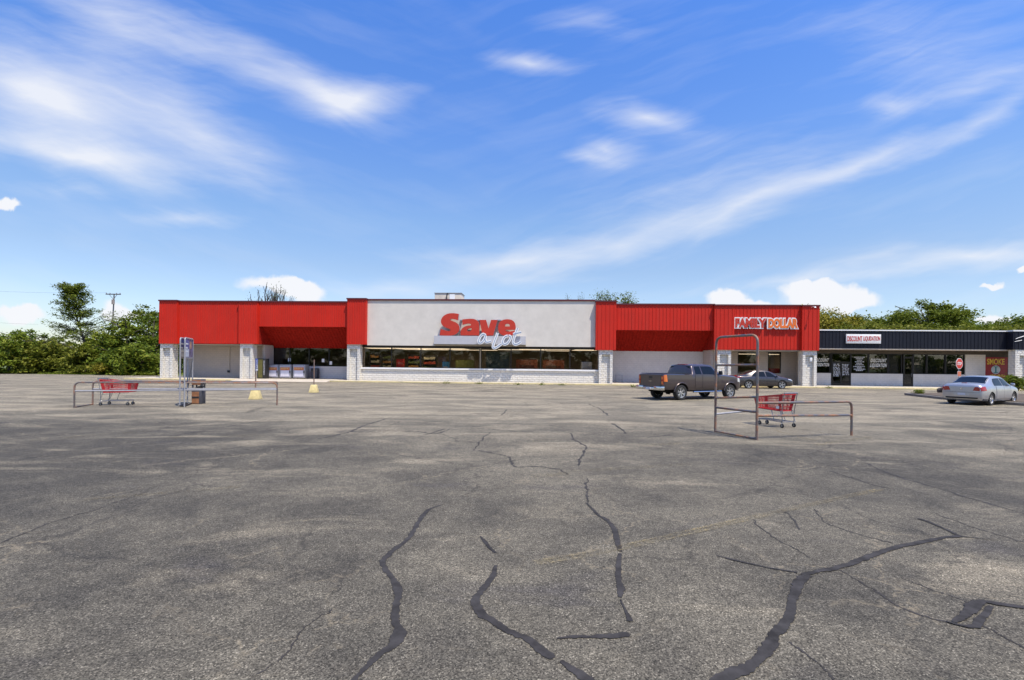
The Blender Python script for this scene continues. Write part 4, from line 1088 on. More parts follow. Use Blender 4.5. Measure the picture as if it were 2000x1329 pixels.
# ceiling lights inside, widened into panels to fill the shop with light
M_LIGHTPANEL = mat("wide_light_panel", (1, .95, .85), .5, emit=((1.0, .77, .50), 1.5))
spots = [(uC0 + 1.6 + i * (uC1 - uC0 - 3.2) / 8, wv) for i in range(9) for wv in (2.2, 4.2, 7.0)]
rl = random.Random(12)
for i, (uu, wv) in enumerate(spots):
    if rl.random() < .30: continue
    uu += rl.uniform(-.25, .25)
    e = on_building("ceiling_light", uu, wv, 3.25, "oversized panel light under the shop ceiling behind the big windows", "light", "lights inside the store")
    MB().box(-1.25, 1.25, -.75, .75, -.035, -.003).build("housing", M_WHITE, e)
    MB().box(-1.2, 1.2, -.7, .7, -.05, -.037).build("diffuser", M_LIGHTPANEL, e)
uF = (ua0 + ub1) / 2
for i, (uu, wv) in enumerate(((ua0 + .9, 4.6), (ub0 + .9, 5.2))):
    e = on_building("ceiling_light", uu, wv, 3.04, "oversized panel light behind the right-hand store windows under red fascia", "light", "lights inside the smaller store")
    MB().box(-1.25, 1.25, -.75, .75, -.035, -.003).build("housing", M_WHITE, e)
    MB().box(-1.2, 1.2, -.7, .7, -.05, -.037).build("diffuser", M_LIGHTPANEL, e)

# ------------------------------------------------------------------ parking sign posts in yellow concrete
def base_sign(px, py_base, py_top, label, facing, panel=True):
    p = G(px, py_base)
    e = empty("parking_sign", p, R(8)); tag(e, label, "sign", "sign posts in yellow concrete blocks")
    MB().frustum(0, 0, 0, .46, .25, .25, .15, .15).build("base", M_YELLOW, e, bevel=.025)
    hgt = AT(px, py_top, p.y).z
    MB().tube([(0, 0, .461), (0.0, 0, hgt)], .032, 8).build("post", M_RUST, e)
    if panel:
        s = MB().box(-.16, .16, -.045, -.033, hgt - .62, hgt - .02).build("sign_panel", mat("sign_blue", (0.03, 0.07, 0.30), .4), e, bevel=.003, rotz=facing)
        mb = MB(); mb.lathe([(.001, -.052), (.035, -.052), (.035, -.046)], 'y', 12, (-.02, 0, hgt - .14))
        mb.tube([(-.02, -.05, hgt - .19), (-.01, -.05, hgt - .33), (.07, -.05, hgt - .34), (.10, -.05, hgt - .44)], .012, 6)
        mb.lathe([(.095, -.052), (.075, -.052), (.075, -.046), (.095, -.046)], 'y', 20, (-.01, 0, hgt - .40)); mb.build("wheelchair_symbol", M_WHITE, s)
        MB().box(-.14, .14, -.05, -.046, hgt - .60, hgt - .52).build("white_strip", M_WHITE, s)
base_sign(499, 780, 700, "blue parking sign on rusty post in the yellow block nearer the camera", R(92))
base_sign(613, 767, 703, "bare rusty sign post in the yellow block nearer the store", R(90), False)

# stop sign behind the silver car
p = G(1873, 771); p.z = 0
e = empty("stop_sign", p, R(20)); tag(e, "red and white STOP sign on a post behind the silver car", "sign")
zc = AT(1873, 710.5, p.y).z; r_ = .37
M_STOP = mat("stop_red", (0.55, 0.03, 0.015), .4)
oc = [(r_ / math.cos(R(22.5)) * math.cos(R(22.5 + 45 * i)), r_ / math.cos(R(22.5)) * math.sin(R(22.5 + 45 * i))) for i in range(8)]
MB().tube([(0, .03, 0), (0, .03, zc + .25)], .028, 8).build("post", M_GREYMET, e)
vs, fs = poly_mesh(oc, [], .008); pl = MB().add(shift(vs, 0, 0, zc), fs).build("sign_plate", M_WHITE, e)
vs, fs = poly_mesh([(a * .91, b_ * .91) for a, b_ in oc], [], .004); MB().add(shift(vs, 0, -.0095, zc), fs).build("red_face", M_STOP, pl)
vs, fs = text_mesh("STOP", -.23, .23, zc - .11, zc + .11, .004, .03); MB().add(shift(vs, 0, -.0145, 0), fs).build("lettering", M_WHITE, pl)
z2 = AT(1873, 730, p.y).z
pl2 = MB().box(-.2, .2, -.008, 0, z2 - .2, z2 + .16).build("lower_plate", M_WHITE, e)
MB().box(-.185, .185, -.0125, -.0085, z2 - .18, z2 + .145).build("red_face", mat("faded_red", (.55, .16, .08), .5), pl2)

# kerbed island
ip = [G(1766, 772), G(1842, 781), G(1900, 786), G(2010, 794), G(2100, 800), G(2160, 778), G(1900, 771)]
isl = empty("kerbed_island"); tag(isl, kind='structure')
pts = [(q.x, q.y) for q in ip]
cxi = sum(a for a, b_ in pts) / len(pts); cyi = sum(b_ for a, b_ in pts) / len(pts)
MB().prism(pts, -.02, .15).build("island_kerb", mat("grey_kerb_concrete", (.20, .18, .155), .9, var=.2, vscale=5, bump=.3), isl, bevel=.03)
def inset(k): return [(cxi + (a - cxi) * k, cyi + (b_ - cyi) * k) for a, b_ in pts]
MB().prism(inset(.93), .151, .175).build("island_soil", mat("brown_soil", (.10, .075, .05), .95, var=.4, vscale=4, bump=.6, bscale=12), isl)
rk = bmesh.new(); bmesh.ops.create_icosphere(rk, subdivisions=3, radius=1.0)
rr_ = random.Random(8)
from mathutils import noise as mnoise
for v in rk.verts: v.co *= 1 + .35 * mnoise.noise(v.co * 1.3); 
for v in rk.verts: v.co.x *= .75; v.co.y *= .55; v.co.z = v.co.z * .42 + .18
me = bpy.data.meshes.new("boulder"); rk.to_mesh(me); rk.free(); me.materials.append(mat("brown_rock", (.055, .042, .036), .95, var=.4, vscale=3, bump=.6, bscale=8))
o = bpy.data.objects.new("boulder", me); COL.objects.link(o); q = G(1850, 772); o.scale = (.75, .75, .8); o.location = (q.x, q.y, .12); tag(o, "dark brown boulder on the kerbed island behind the silver car", "boulder")
# ------------------------------------------------------------------ cart corrals
def bent(pts, rad=.15, n=5):
    P = [Vector(p) for p in pts]; out = [P[0]]
    for i in range(1, len(P) - 1):
        a = (P[i - 1] - P[i]); c = (P[i + 1] - P[i]); r_ = min(rad, a.length * .45, c.length * .45)
        s, e_ = P[i] + a.normalized() * r_, P[i] + c.normalized() * r_
        for k in range(n + 1):
            t = k / n; out.append(s * (1 - t) ** 2 + P[i] * 2 * t * (1 - t) + e_ * t * t)
    out.append(P[-1]); return out
def up(p, z): return Vector((p.x, p.y, z))
PR = 0.030
# left corral
A0, A1, Bq0, Bq1 = G(145, 797), G(541, 792), G(181, 791), G(541, 788.8)
cor = empty("cart_corral", (A0 + Bq1) / 2); tag(cor, "long low pipe cart corral with a tall framed poster sign in its middle", "cart corral")
off = -cor.location
def T(path): return [Vector(p) + off for p in path]
zt_ = .96; zl_ = .635
MB().tube(T(bent([A0, up(A0, zt_), up(A1, zt_ - .03), A1], .2)), PR, 8).build("front_rail", M_RUST, cor, True)
MB().tube(T([up(A0, zl_), up(A1, zl_ + .02)]), PR * .95, 8).build("lower_rail", M_GREYMET, cor, True)
MB().tube(T(bent([Bq0, up(Bq0, zt_), up(Bq1, zt_ - .02)], .2)), PR, 8).build("rear_rail", M_RUST, cor, True)
MB().tube(T([Bq1, up(Bq1, zt_ - .05)]), PR, 8).build("post", M_PIPE, cor, True)
MB().tube(T([up(Bq0, zl_), up(Bq1, zl_ + .02)]), PR * .95, 8).build("lower_rail", M_GREYMET, cor, True)
MB().tube(T([up(A0, .03), up(Bq0, .03)]), .022, 6).build("ground_bar", M_RUST, cor, True)
f1, f2 = G(351, 794.5), G(366, 789.2); g1, g2 = G(360, 795.2), G(375.5, 788.8)
hs_ = AT(360, 660, g1.y).z; hb_ = AT(360, 699.5, g1.y).z
M_POST = mat("poster_picture", (0.14, 0.11, 0.20), .4, var=.9, vscale=5)
M_POSTB = mat("poster_blue", (0.10, 0.11, 0.32), .4, var=.2)
for a, b_ in ((f1, f2), (g1, g2)):
    fr = MB().tube(T(bent([a, up(a, hs_), up(b_, hs_), b_], .12)), .027, 8).tube(T([up(a, hb_), up(b_, hb_)]), .022, 6)
    fo = fr.build("sign_frame", M_GREYMET, cor, True)
    d = (b_ - a); d.z = 0; L = d.length; d.normalize(); nn = Vector((d.y, -d.x, 0))
    def panel(s0, s1, z0, z1, o0, o1):
        vs = []
        for z in (z0, z1):
            for s, o_ in ((s0, o0), (s1, o0), (s1, o1), (s0, o1)):
                p = a + d * s + nn * o_ + off; vs.append((p.x, p.y, z))
        return vs, [(0, 3, 2, 1), (4, 5, 6, 7), (0, 1, 5, 4), (1, 2, 6, 5), (2, 3, 7, 6), (3, 0, 4, 7)]
    MB().add(*panel(.035, L - .035, hb_ + .025, hs_ - .035, -.012, .012)).build("poster_panel", M_POST, fo)
    MB().add(*panel(.05, L * .42, hb_ + .38, hs_ - .06, .0125, .016)).build("blue_field", M_POSTB, fo)
    MB().add(*panel(.05, L * .45, hb_ + .05, hb_ + .36, .0125, .016)).build("pale_field", M_FROST, fo)
    mb = MB()
    for i, zz in enumerate((hs_ - .2, hs_ - .36, hs_ - .5)): mb.add(*panel(.09, L * (.34 if i != 1 else .28), zz - .06, zz, .0165, .02))
    mb.build("printed_marks", M_WHITE, fo)
    MB().add(*panel(L * .55, L * .78, hs_ - .42, hs_ - .12, .0125, .017)).build("picture_patch", mat("poster_skin", (.42, .22, .14), .5, var=.5, vscale=8), fo)
mb = MB(); mb.tube(T([up(f1, .03), up(f2, .03)]), .03, 6); mb.tube(T([up(g1, .03), up(g2, .03)]), .03, 6); mb.tube(T([up(f1, .03), up(g1, .03)]), .03, 6); mb.build("sign_foot", M_BLACK, cor)
q = (g1 + g2) / 2
MB().tube(T([up(f2, .5), up(g2, 1.9)]), .018, 6).tube(T([up(f2, .9), up(g2, .9)]), .02, 6).build("brace", M_PIPE, cor, True)
# right corral
C0, C1, C2 = G(1397, 844.5), G(1478, 860), G(1663, 851)
cor2 = empty("cart_corral", (C0 + C1) / 2); tag(cor2, "tall rusty pipe cart corral arch with one low side rail", "cart corral")
off = -cor2.location
h0, h1 = AT(1397, 659, C0.y).z, AT(1479, 654.5, C1.y).z
hm = (h0 + h1) / 2
MB().tube(T(bent([C0, up(C0, hm), up(C1, hm), C1], .22, 7)), .033, 10).build("arch", M_RUST, cor2, True)
for pa, pb, nm, m, r_ in ((713.5, 713, "cross_bar", M_RUST, .028), (777.5, 776, "cross_bar", M_RUST, .028), (796, 805.5, "cross_bar", M_RUST, .030)):
    MB().tube(T([up(C0, AT(1397, pa, C0.y).z), up(C1, AT(1478, pb, C1.y).z)]), r_, 8).build(nm, m, cor2, True)
MB().tube(T([up(C0, .03), up(C1, .03)]), .024, 6).build("ground_bar", M_RUST, cor2, True)
za_, zb2 = AT(1478, 787.5, C1.y).z, AT(1478, 812.5, C1.y).z
MB().tube(T(bent([up(C1, za_), up(C2, AT(1663, 785, C2.y).z), C2], .17, 6)), .031, 10).build("side_rail", M_RUST, cor2, True)
MB().tube(T([up(C1, zb2), up(C2, AT(1663, 811.5, C2.y).z)]), .029, 8).build("side_rail", M_RUST, cor2, True)
D2 = C0 + (C2 - C1).normalized() * 1.05
MB().tube(T([up(C0, .50), up(D2, .56)]), .027, 8).build("rear_bar", M_GREYMET, cor2, True)

# ------------------------------------------------------------------ shopping carts
M_CRED = mat("red_basket_plastic", (0.50, 0.022, 0.026), 0.5, var=.1)
M_CFR = mat("cart_steel", (0.30, 0.30, 0.31), 0.4, .8, var=.25, vscale=8)
M_RUB = mat("black_rubber", (.02, .02, .021), .8)
def cart(px_py, rot, sc, label, L=1.05, grp="red shopping carts", logo=True, axle=False):
    p = G(*px_py) if not axle else G(*px_py) + Matrix.Rotation(rot, 3, 'Z') @ Vector((.36 * sc, 0, 0))
    e = empty("shopping_cart", p, rot); tag(e, label, "shopping cart", grp); e.scale = (sc, sc, sc)
    xr, xf = -.40, -.40 + L
    zt0, zt1, zb0, zb1 = 1.00, .86, .50, .53
    wt0, wt1, wb0, wb1 = .29, .23, .235, .19
    xbr, xbf = xr + .10, xf - .06
    def side(s, f, t):            # f along the length, t bottom->top
        xb = xbr + (xbf - xbr) * f; xt = xr + (xf - xr) * f
        zb_ = zb0 + (zb1 - zb0) * f; zt2 = zt0 + (zt1 - zt0) * f
        wb = wb0 + (wb1 - wb0) * f; wt = wt0 + (wt1 - wt0) * f
        return Vector((xb + (xt - xb) * t, s * (wb + (wt - wb) * t), zb_ + (zt2 - zb_) * t))
    bk = MB()
    def bar(a, b_, r_=.006): bk.tube([a, b_], r_, 4)
    for s in (-1, 1):
        for i in range(23):
            bar(side(s, i / 22, 0), side(s, i / 22, 1), .0065)
        for t, r_ in ((0, .016), (.2, .006), (.4, .006), (.6, .006), (.78, .012), (.9, .006), (1, .018)):
            bar(side(s, 0, t), side(s, 1, t), r_)
    for f in (0, 1):
        for i in range(13):
            k = i / 12; bar(side(-1, f, 0).lerp(side(1, f, 0), k), side(-1, f, 1).lerp(side(1, f, 1), k), .0065)
        for t, r_ in ((0, .016), (.25, .006), (.5, .006), (.75, .006), (1, .018)): bar(side(-1, f, t), side(1, f, t), r_)
    for i in range(11):
        k = i / 10; bar(side(-1, 0, 0).lerp(side(1, 0, 0), k), side(-1, 1, 0).lerp(side(1, 1, 0), k))
    for i in range(14):
        f = i / 13; bar(side(-1, f, 0), side(1, f, 0))
    # solid corner panels of the moulded basket
    for s in (-1, 1):
        for fa_, fb_ in ((0, .10), (.9, 1)):
            q4 = [side(s, fa_, 0), side(s, fb_, 0), side(s, fb_, 1), side(s, fa_, 1)]
            n_ = Vector((0, s * .004, 0)); bk.add(q4 + [v + n_ for v in q4], [(0, 1, 2, 3), (7, 6, 5, 4), (0, 4, 5, 1), (1, 5, 6, 2), (2, 6, 7, 3), (3, 7, 4, 0)])
    bo = bk.build("basket", M_CRED, e)
    if logo:
        for s in (-1, 1):
            c = [side(s, .04, .12), side(s, .16, .12), side(s, .16, .28), side(s, .04, .28)]
            n_ = Vector((0, s * .016, 0)); n2_ = Vector((0, s * .020, 0))
            MB().add([v + n_ for v in c] + [v + n2_ for v in c], [(0, 1, 2, 3), (7, 6, 5, 4), (0, 4, 5, 1), (1, 5, 6, 2), (2, 6, 7, 3), (3, 7, 4, 0)]).build("basket_badge", M_WHITE, bo)
    fr = MB()
    for s in (-1, 1):
        fr.tube(bent([(xr - .06, s * .27, 1.03), (xr + .02, s * .26, .50), (xr + .02, s * .25, .17), (xf - .12, s * .16, .19)], .06), .0125, 6)
        fr.tube(bent([(xr + .42, s * .215, .50), (xr + .30, s * .235, .18)], .05), .011, 6)
        fr.tube([(xr + .02, s * .24, .495), (xf - .1, s * .19, .515)], .011, 6)
        fr.tube([(xr + .10, s * .235, .50), (xr - .02, s * .25, .17)], .011, 6)
    fr.tube([(xf - .12, -.16, .19), (xf - .12, .16, .19)], .012, 6); fr.tube([(xr + .02, -.25, .17), (xr + .02, .25, .17)], .012, 6)
    for i in range(5):
        y = -.12 + .06 * i; fr.tube([(xr + .04, y * 1.6, .185), (xf - .14, y, .20)], .006, 4)
    fr.build("frame", M_CFR, e, True)
    hd = MB().tube([(xr - .07, -.27, 1.04), (xr - .07, .27, 1.04)], .02, 8)
    hd.build("handle", M_CFR, e, True)
    cs = MB()                                                # folding child seat
    for i in range(8):
        y = -.24 + .48 * i / 7; cs.tube([(xr + .02, y, 1.03), (xr + .20, y * .95, .92), (xr + .16, y * .95, .72)], .005, 4)
    for z, x in ((1.04, xr + .01), (.92, xr + .20), (.80, xr + .18), (.72, xr + .16)): cs.tube([(x, -.25, z), (x, .25, z)], .007, 4)
    cs.build("child_seat", M_CFR, e)
    for x, y in ((xr + .04, -.25), (xr + .04, .25), (xf - .14, -.16), (xf - .14, .16)):
        w = MB().lathe([(.03, -.016), (.058, -.016), (.063, -.008), (.063, .008), (.058, .016), (.03, .016)], 'y', 16, (x - .02, y, .063)).build("caster", M_RUB, e, True)
        MB().lathe([(.001, -.017), (.03, -.017), (.03, .017), (.001, .017)], 'y', 12, (x - .02, y, .063)).tube([(x - .02, y - .024, .063), (x - .02, y - .024, .12), (x, y, .175)], .008, 5).tube([(x - .02, y + .024, .063), (x - .02, y + .024, .12), (x, y, .175)], .008, 5).build("fork", M_CFR, w)
    return e
cart((226, 791.5), R(8), 1.03, "red shopping cart standing inside the long low corral", 1.08, logo=False)
cart((1538, 835.5), R(112), 1.0, "red shopping cart behind the side rail of the tall rusty arch", 1.05, axle=True)

# ------------------------------------------------------------------ brown litter bin by the corral sign
p = G(388, 789)
e = empty("litter_bin", p, R(8)); tag(e, "square brown panelled litter bin with grey hood behind the corral sign", "bin")
hB = AT(388, 741, p.y).z; a = .19
M_BRN = mat("brown_bin_panel", (0.26, 0.11, 0.045), .7, var=.3, vscale=6)
MB().box(-a, a, -a, a, 0, hB * .53).build("body", M_DGREY, e, bevel=.015)
MB().box(-a + .015, a - .09, -a - .02, -a - .003, .03, hB * .50).build("front_panel", M_BRN, e)
MB().box(-a + .015, a - .09, -a - .028, -a - .021, hB * .24, hB * .31).build("dark_band", M_BLACK, e)
mb = MB()
for sx in (-1, 1):
    for sy in (-1, 1): mb.box(sx * (a - .03) - .02, sx * (a - .03) + .02, sy * (a - .03) - .02, sy * (a - .03) + .02, hB * .532, hB * .77)
mb.build("hood_post", M_DGREY, e)
MB().box(-a, a, -a, a, hB * .772, hB).build("hood", M_DGREY, e, bevel=.015)
MB().box(-a + .01, a - .03, -a - .02, -a - .003, hB * .79, hB * .98).build("hood_panel", M_BRN, e)
MB().tube(bent([(-a * .9, -a * .5, hB * .545), (-a * .2, -a * .7, hB * .63), (a * 1.3, -a * .9, hB * .72)], .1), [.07] * 2 + [.06] * 6, 6).build("rubbish_bag", M_BLACK, e)

# ------------------------------------------------------------------ vehicles
def paint(name, col, metal=.55, rough=.32):
    m = mat(name, col, rough, metal, .5, .9, .06, 2.0)
    m.node_tree.nodes['Principled BSDF'].inputs['Coat Roughness'].default_value = .06
    return m
M_LENS_R = mat("red_lamp_lens", (0.33, 0.016, 0.012), .2, coat=.6)
M_LENS_O = mat("orange_lamp_lens", (0.60, 0.15, 0.03), .2, coat=.6)
M_LENS_W = mat("clear_lamp_lens", (0.65, 0.66, 0.68), .15, .3, coat=.6)
M_TYRE = mat("tyre_rubber", (.022, .021, .021), .85, bump=.2)
M_ALLOY = mat("alloy_wheel", (.62, .62, .63), .28, .85, var=.1)
M_WELL = mat("wheel_well_black", (.008, .008, .008), .95)
class Car:
    def __init__(s, st):
        xs = st['x']
        s.f = {k: pchip(xs, st[k]) for k in ('w', 'zb', 'zs', 'zt', 'wt')}
        s.xs = xs; s.crown = st.get('crown', .03); s.tumble = st.get('shoulder', .955)
    def ring(s, x):
        w, zb, zs, zt, wt = (s.f[k](x) for k in ('w', 'zb', 'zs', 'zt', 'wt'))
        zs = min(zs, zt - .012); hh = zs - zb; ht = zt - zs; ws = w * s.tumble
        wt = min(wt, ws * .985)
        e_ = min(.08, ht * .35)
        return [(0, zb), (.78 * w, zb), (.93 * w, zb + .02), (.985 * w, zb + .22 * hh), (w, zb + .5 * hh), (.992 * w, zb + .8 * hh), (ws, zs),
                (ws + (wt - ws) * .33, zs + (ht - e_) * .34), (ws + (wt - ws) * .68, zs + (ht - e_) * .68), (wt, zt - e_), (wt - min(.07, wt * .1), zt - e_ * .12), (wt * .5, zt + s.crown * .75 * min(1, ht * 4 + .3)), (0, zt + s.crown * min(1, ht * 4 + .3))]
    def P(s, x, t, sd=1, off=0.0):
        def at(x_, t_):
            r_ = s.ring(x_); i = min(max(int(t_), 0), 11); k = t_ - i
            a, b_ = r_[i], r_[i + 1]
            return Vector((x_, (a[0] + (b_[0] - a[0]) * k) * sd, a[1] + (b_[1] - a[1]) * k))
        p = at(x, t)
        if off:
            h_ = .01
            x0, x1 = max(x - h_, s.xs[0]), min(x + h_, s.xs[-1])
            du = at(x1, t) - at(x0, t); t0, t1 = max(t - .08, 0), min(t + .08, 12); dv = at(x, t1) - at(x, t0)
            n_ = du.cross(dv) * sd
            if n_.length > 1e-9: p = p + n_.normalized() * off
        return p
    def body(s, m, parent, n=64, cuts=()):
        xs = np.linspace(0, 1, n); xs = s.xs[0] + (s.xs[-1] - s.xs[0]) * (xs - .06 * np.sin(2 * np.pi * xs))
        vs = []; fs = []
        for x in xs:
            r_ = s.ring(x)
            vs += [(x, y, z) for y, z in r_] + [(x, -y, z) for y, z in r_[-2:0:-1]]
        L = 24
        for i in range(n - 1):
            for k in range(L):
                k2 = (k + 1) % L; fs.append((i * L + k, (i + 1) * L + k, (i + 1) * L + k2, i * L + k2))
        fs.append(tuple(range(L))); fs.append(tuple((n - 1) * L + k for k in range(L - 1, -1, -1)))
        o = MB().add(vs, fs).build("body", [m, M_WELL], parent, True, 50)
        for c in cuts:
            co = c.build("cutter", M_WELL)
            md = o.modifiers.new("cut", 'BOOLEAN'); md.operation = 'DIFFERENCE'; md.object = co; md.solver = 'EXACT'; md.material_mode = 'TRANSFER'
            bpy.context.view_layer.update()
            me = bpy.data.meshes.new_from_object(o.evaluated_get(bpy.context.evaluated_depsgraph_get()))
            o.modifiers.clear(); o.data = me; bpy.data.objects.remove(co)
        me = o.data
        me.polygons.foreach_set('use_smooth', [True] * len(me.polygons)); me.set_sharp_from_angle(angle=R(42))
        return o
    def patch(s, name, m, parent, x0, x1, t0, t1, off=.006, nx=10, nt=6, sd=1, sl0=0.0, sl1=0.0, thick=.012, bow=0.0):
        """panel lying on the skin; sl0/sl1 move its two ends along x from bottom to top"""
        vo = []; vi = []
        for j in range(nt + 1):
            k = j / nt; t = t0 + (t1 - t0) * k
            xa, xb = x0 + sl0 * k + bow * math.sin(math.pi * k), x1 + sl1 * k
            for i in range(nx + 1):
                x = xa + (xb - xa) * i / nx
                vo.append(s.P(x, t, sd, off)); vi.append(s.P(x, t, sd, off - thick))
        W_ = nx + 1; n = len(vo); fs = []
        for j in range(nt):
            for i in range(nx):
                q = (j * W_ + i, j * W_ + i + 1, (j + 1) * W_ + i + 1, (j + 1) * W_ + i); fs.append(q); fs.append(tuple(n + a for a in q[::-1]))
        edge = [i for i in range(W_)] + [j * W_ + nx for j in range(1, nt + 1)] + [nt * W_ + i for i in range(nx - 1, -1, -1)] + [j * W_ for j in range(nt - 1, 0, -1)]
        for a, b_ in zip(edge, edge[1:] + edge[:1]): fs.append((b_, a, n + a, n + b_))
        return MB().add(vo + vi, fs).build(name, m, parent, True, 40)
    def top(s, name, m, parent, x0, x1, t0=9.7, off=.005, nx=10, inset=0.0, thick=.012):
        vo = []; vi = []; cols = [(t, 1) for t in np.linspace(t0, 12, 7)] + [(t, -1) for t in np.linspace(12, t0, 7)[1:]]
        for i in range(nx + 1):
            x = x0 + (x1 - x0) * i / nx
            for t, sd in cols: vo.append(s.P(x, t, sd, off)); vi.append(s.P(x, t, sd, off - thick))
        W_ = len(cols); n = len(vo); fs = []
        for i in range(nx):
            for j in range(W_ - 1):
                q = (i * W_ + j, i * W_ + j + 1, (i + 1) * W_ + j + 1, (i + 1) * W_ + j); fs.append(q); fs.append(tuple(n + a for a in q[::-1]))
        edge = list(range(W_)) + [i * W_ + W_ - 1 for i in range(1, nx + 1)] + [nx * W_ + j for j in range(W_ - 2, -1, -1)] + [i * W_ for i in range(nx - 1, 0, -1)]
        for a, b_ in zip(edge, edge[1:] + edge[:1]): fs.append((b_, a, n + a, n + b_))
        return MB().add(vo + vi, fs).build(name, m, parent, True, 40)
def well(x, r_, hw):
    mb = MB()
    for s in (-1, 1):
        mb.lathe([(.0, s * (hw - .30)), (r_, s * (hw - .30)), (r_, s * (hw + .2)), (.0, s * (hw + .2))], 'y', 32, (x, 0, 0))
    return mb
def wheel_proto(r_, wd, spokes, rimr):
    e = empty("wheel")
    h = wd / 2
    MB().lathe([(rimr, -h * .75), (rimr + .02, -h), (r_ - .03, -h), (r_ - .008, -h * .82), (r_, -h * .5), (r_, h * .5), (r_ - .008, h * .82), (r_ - .03, h), (rimr + .02, h), (rimr, h * .75)], 'y', 40).build("tyre", M_TYRE, e, True)
    rm = MB().lathe([(rimr, -h * .72), (rimr + .012, -h * .80), (rimr - .012, -h * .78), (rimr - .03, -h * .3), (rimr - .03, h * .6), (rimr, h * .72)], 'y', 36)
    rm.lathe([(.001, -h * .70), (.055, -h * .70), (.065, -h * .5), (.065, -h * .3)], 'y', 18)
    for k in range(spokes):
        a = 2 * math.pi * k / spokes
        for da in (-.10, .10):
            c, s_ = math.cos(a), math.sin(a); c2, s2 = math.cos(a + da * 1.7), math.sin(a + da * 1.7)
            p0, p1 = Vector((c * .05, -h * .55, s_ * .05)), Vector((c2 * (rimr - .015), -h * .62, s2 * (rimr - .015)))
            tn = Vector((-s_, 0, c)) * (rimr * .085)
            vs = [p0 - tn, p0 + tn, p1 + tn, p1 - tn]; dv = Vector((0, .035, 0)); rm.add(vs + [v + dv for v in vs], [(0, 1, 2, 3), (7, 6, 5, 4), (0, 4, 5, 1), (1, 5, 6, 2), (2, 6, 7, 3), (3, 7, 4, 0)])
    rm.build("rim", M_ALLOY, e, True)
    MB().lathe([(.001, -h * .1), (rimr - .032, -h * .1), (rimr - .032, h * .3), (.001, h * .3)], 'y', 28).build("brake_disc", M_WELL, e)
    return e
def put_wheels(root, proto, xr, xf, hw, r_, wd):
    first = True
    for x in (xr, xf):
        for s in (-1, 1):
            w = proto if first else copy_tree(proto, root)
            first = False; w.parent = root
            w.location = (x, s * (hw - wd / 2), r_); w.rotation_euler = (0, 0.3 * x, 0 if s < 0 else math.pi)
def plate(name, m, parent, pts, x, th=.01):
    """flat plate on the tail (x = const), pts (y,z)"""
    n = len(pts)
    vs = [(x - th, a, b_) for a, b_ in pts] + [(x, a, b_) for a, b_ in pts]
    return MB().add(vs, [tuple(range(n)), tuple(range(2 * n - 1, n - 1, -1))] + [(i, n + i, n + (i + 1) % n, (i + 1) % n) for i in range(n)]).build(name, m, parent)
def interior(root, x0, x1, hw, zf, seats):
    for x in seats:
        for s in (-1, 1):
            MB().box(x - .05, x + .45, s * .38 - .24, s * .38 + .24, zf, zf + .18).frustum(x - .05, s * .38, zf + .18, zf + .62, .08, .24, .06, .2).frustum(x - .07, s * .38, zf + .64, zf + .80, .05, .12, .04, .1).build("seat", M_DGREY, root, bevel=.03)
def sedan(name, label, st, pm, xr, xf, wr, rim, spokes, contact, rot, win, tail, extra, sc=1.0):
    root = empty(name); tag(root, label, "car")
    c = Car(st); hw = max(st['w'])
    def wz(x, r_):
        m = well(x, r_, hw); m.v = [(a, b_, c_ + wr) for a, b_, c_ in m.v]; return m
    cab = MB()
    c.body(pm, root, 72, [wz(xr, wr + .055), wz(xf, wr + .055)])
    put_wheels(root, wheel_proto(wr, .205, spokes, rim), xr, xf, hw - .015, wr, .205)
    for s in (-1, 1):
        for (x0, x1, a, b_) in win['doors']:
            d = c.patch("door", pm, root, x0, x1, 2.9, 6.15, .005, 10, 8, s, a, b_, .02)
            hx = x0 + .10; p = c.P(hx, 5.55, s, .03)
            MB().tube([c.P(hx, 5.55, s, .012), c.P(hx + .03, 5.55, s, .035), c.P(hx + .15, 5.57, s, .035), c.P(hx + .18, 5.57, s, .012)], .012, 6).build("handle", pm if not win.get('chrome') else M_CHROME, d, True)
        for (x0, x1, a, b_, bow) in win['side']:
            g = c.patch("side_window", M_TINTB, root, x0, x1, 6.22, 8.85, .005, 10, 6, s, a, b_, .012, bow)
        mx = win['mirror']; p = c.P(mx, 6.2, s)
        MB().frustum(0, 0, -.06, .07, .05, .09, .035, .075).build("mirror", pm, root, bevel=.025, loc=(p.x + .02, p.y + s * .11, p.z + .09))
    c.top("rear_window", M_TINTB, root, *win['rear'], 9.75, .005)
    c.top("windscreen", M_TINTB, root, *win['front'], 9.75, .005)
    tail(c, root, pm)
    extra(c, root, pm)
    ax = MB(); ax.tube([(xr, -.6, wr), (xr, .6, wr)], .05, 8); ax.tube([(xf, -.6, wr), (xf, .6, wr)], .05, 8); ax.box(.6, st['x'][-1] - .6, -.45, .45, .20, .24); ax.build("underbody", M_WELL, root)
    root.rotation_euler = (0, 0, rot); root.scale = (sc, sc, sc)
    g = G(*contact)
    root.location = g - Matrix.Rotation(rot, 3, 'Z') @ Vector((xr * sc, -(hw - .1) * sc, 0))
    return root
M_TINTB = bpy.data.materials.new("dark_vehicle_glass"); M_TINTB.use_nodes = True
_b = M_TINTB.node_tree.nodes['Principled BSDF']; _b.inputs['Base Color'].default_value = (.006, .008, .010, 1); _b.inputs['Roughness'].default_value = .03; _b.inputs['Specular IOR Level'].default_value = .28
